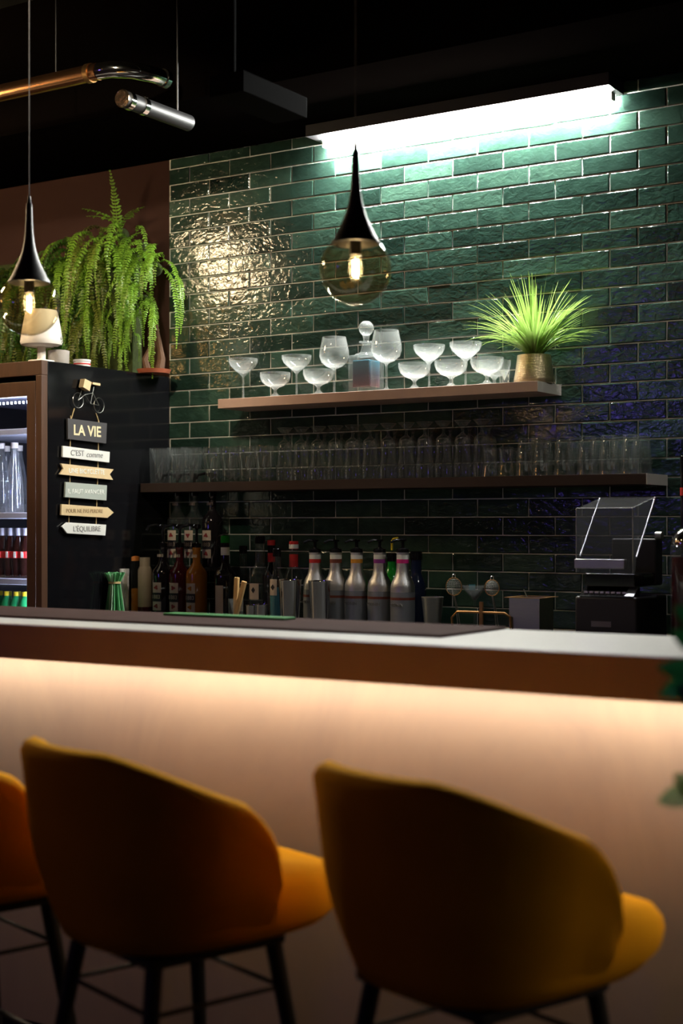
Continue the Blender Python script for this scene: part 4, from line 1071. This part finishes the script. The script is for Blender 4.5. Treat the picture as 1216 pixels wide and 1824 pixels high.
solo('air_duct', MB().box(-.06, .06, -.1, .22, -.03, .03).box(-.05, -.047, 0, .01, .03, CEIL-P(440, 165, 3.4).z-.001), M['darkduct'] if 'darkduct' in M else mat('dark_grey_sheet_metal', (.006, .006, .0065), .9, spec=.02), 'dim grey rectangular air duct under the black ceiling', 'duct', (v.x, 3.4, v.z), bevel=.004)

# ------------------------------------------------------------ unseen lamps added to make the reflections in the tiles
t = thing('added_drum_lamp', 'added warm drum-shaped lamp, out of view left of the bar', 'pendant lamp', (-4.63, 3.36, CAMZ+1.35))  # added off-frame, drum form invented, gives the warm patch mirrored in the tiles
part('lamp_shade', MB().lathe([(.115, -.07), (.115, .07), (.112, .07), (.112, -.07), (.115, -.07)], 40), M['drum'], t, 'glowing shade of the added lamp')
part('cord', MB().tube([(0, 0, .068), (0, 0, CEIL-CAMZ-1.37)], .002, 6), M['blackmatte'], t)
part('ring', MB().tube([(-.112, 0, .068), (.112, 0, .068)], .002, 6).tube([(0, -.112, .068), (0, .112, .068)], .002, 6), M['steel'], t)
t = thing('added_globe_lamp', 'added amber globe lamp, out of view left of the bar', 'pendant lamp', (-5.55, 2.5, CAMZ+1.08))  # added off-frame for the orange glow in the tiles beside the ferns
part('globe', MB().sphere((0, 0, 0), .09, 24, 14), emit('amber_globe_glow', (1, .5, .14), 22), t, 'glowing amber globe')
part('cord', MB().tube([(0, 0, .089), (0, 0, CEIL-CAMZ-1.08)], .002, 6), M['blackmatte'], t)
t = thing('added_purple_panel', 'added purple glowing panel, out of view on the far room wall', 'light panel', (-4.8, -2.99, 2.35))  # added behind the camera for the purple reflections in the tiles
part('frame', MB().box(-.28, .28, -.008, .03, -.33, .33), M['black'], t)
part('glow', MB().box(-.20, .20, .03, .036, -.24, .24), M['purple'], t, 'purple glowing face')
for i, (x_, y_, z_2) in enumerate(((-5.3, -1.0, 3.05), (-4.6, -1.3, 2.95), (-5.8, -.6, 2.9), (-3.9, -1.6, 3.0))):
    L = ['added orange globe bulb second from the left of the far row', 'added orange globe bulb third from the left of the far row', 'added orange globe bulb leftmost of the far row', 'added orange globe bulb rightmost of the far row'][i]
    t = thing('added_orange_bulb', L, 'lamp', (x_, y_, z_2), 0, 'added orange bulbs out of view')  # bulbs added behind the camera for orange glints in the tiles
    part('bulb', MB().sphere((0, 0, 0), .03, 16, 10), M['orange'], t); part('cord', MB().tube([(0, 0, .03), (0, 0, CEIL-z_2-.001)], .002, 6), M['blackmatte'], t)
def lamp(name, kind, loc, energy, col, size=.3, tgt=None, spot=None):
    l = bpy.data.lights.new(name, kind); l.energy = energy; l.color = col
    if kind == 'AREA': l.shape = 'DISK'; l.size = size
    else: l.shadow_soft_size = size
    if spot: l.spot_size = R(spot); l.spot_blend = .6
    o = bpy.data.objects.new(name, l); COL.objects.link(o); o.location = loc
    if tgt is not None: o.rotation_euler = (Vector(tgt)-Vector(loc)).to_track_quat('-Z', 'Y').to_euler()
    return o
# bare spot added out of view to wash the ferns and the fridge
lamp('unseen_spot', 'SPOT', (-2.5, 2.0, 3.3), E_SPOT*1.25, (1, .86, .62), .05, (-4.05, 4.5, 2.2), 40)

lamp('unseen_spot', 'SPOT', (-2.9, 2.3, 3.3), 34, (1, .74, .5), .04, (-3.35, 4.6, 2.02), 24)  # unseen spot for the warm beam on the upper shelf's left
lamp('unseen_spot', 'SPOT', (-.3, 3.5, 3.3), 30, (1, .97, .9), .04, (-1.95, 4.62, 1.72), 30)  # added to brighten the shelf ends and the tumblers at the right
lamp('unseen_spot', 'SPOT', (-2.6, 3.3, 3.3), 15, (1, .95, .88), .05, (-2.7, 4.38, 1.02), 32)  # added to light the bottles from above

# ------------------------------------------------------------ foreground plant at the right
def leaf(mb, base, d, L, W, up=Vector((0, 0, 1)), curl=.25):
    d = d.normalized(); side = d.cross(up).normalized(); nrm = side.cross(d); vs = []; fs = []; N = 8
    for i in range(N+1):
        u = i/N; ww = W*math.sin(math.pi*u**.75)**.8*(1 if u < 1 else 0) if 0 < u < 1 else .0006
        c_ = base+d*L*u-nrm*curl*L*u*u
        vs += [c_-side*ww+nrm*ww*.25, c_, c_+side*ww+nrm*ww*.25]
    for i in range(N):
        A = i*3; fs += [(A, A+1, A+4, A+3), (A+1, A+2, A+5, A+4)]
    mb.add(vs, fs)
PXY = Vector((-.455, 1.92, 0))
t = thing('potted_tree', 'leafy plant whose blurred leaves enter at the right edge', 'plant', PXY)
part('pot', MB().lathe([(0, 0), (.12, 0), (.16, .26), (.15, .26), (.145, .22), (0, .22)], 32), M['concrete'], t)
stems = MB(); lv = MB(); lp = MB(); r = random.Random(9)
cands = []
for s in range(7):
    a = r.uniform(0, 6.28); h_ = r.uniform(.9, 1.32); pts = [Vector((.04*math.cos(a), .04*math.sin(a), .22))]
    for k in range(1, 9): u = k/8; pts.append(Vector((.10*u*math.cos(a)+.02*math.sin(k*1.3+s), .10*u*math.sin(a)+.02*math.cos(k+s), .22+(h_-.22)*u)))
    stems.tube(pts, [.008-.0006*k for k in range(9)], 6)
    for k in range(3, 9):
        for _ in range(2):
            b = r.uniform(0, 6.28); leaf(lv if r.random() < .8 else lp, pts[k], Vector((math.cos(b), math.sin(b), r.uniform(-.3, .5))), r.uniform(.07, .11), r.uniform(.018, .028))
part('stems', stems, M['bark'], t)
def world_leaf(mb, px0, py0, px1, py1, Y, W):
    A = P(px0, py0, Y)-PXY; B = P(px1, py1, Y)-PXY
    leaf(mb, A, B-A, (B-A).length, W, Vector((.5, -.8, .3)), .1)
for (a0, b0, a1, b1) in ((1250, 1200, 1168, 1185), (1245, 1215, 1170, 1238), (1255, 1160, 1195, 1120), (1250, 1250, 1200, 1215), (1260, 1120, 1200, 1078)): world_leaf(lv, a0, b0, a1, b1, 1.95, .016)
for (a0, b0, a1, b1) in ((1250, 1405, 1165, 1430), (1245, 1420, 1200, 1375)): world_leaf(lp, a0, b0, a1, b1, 1.95, .017)
part('foliage', lv, M['plantdark'], t, ang=180); part('foliage', lp, M['plantpale'], t, 'pale variegated leaves', ang=180)
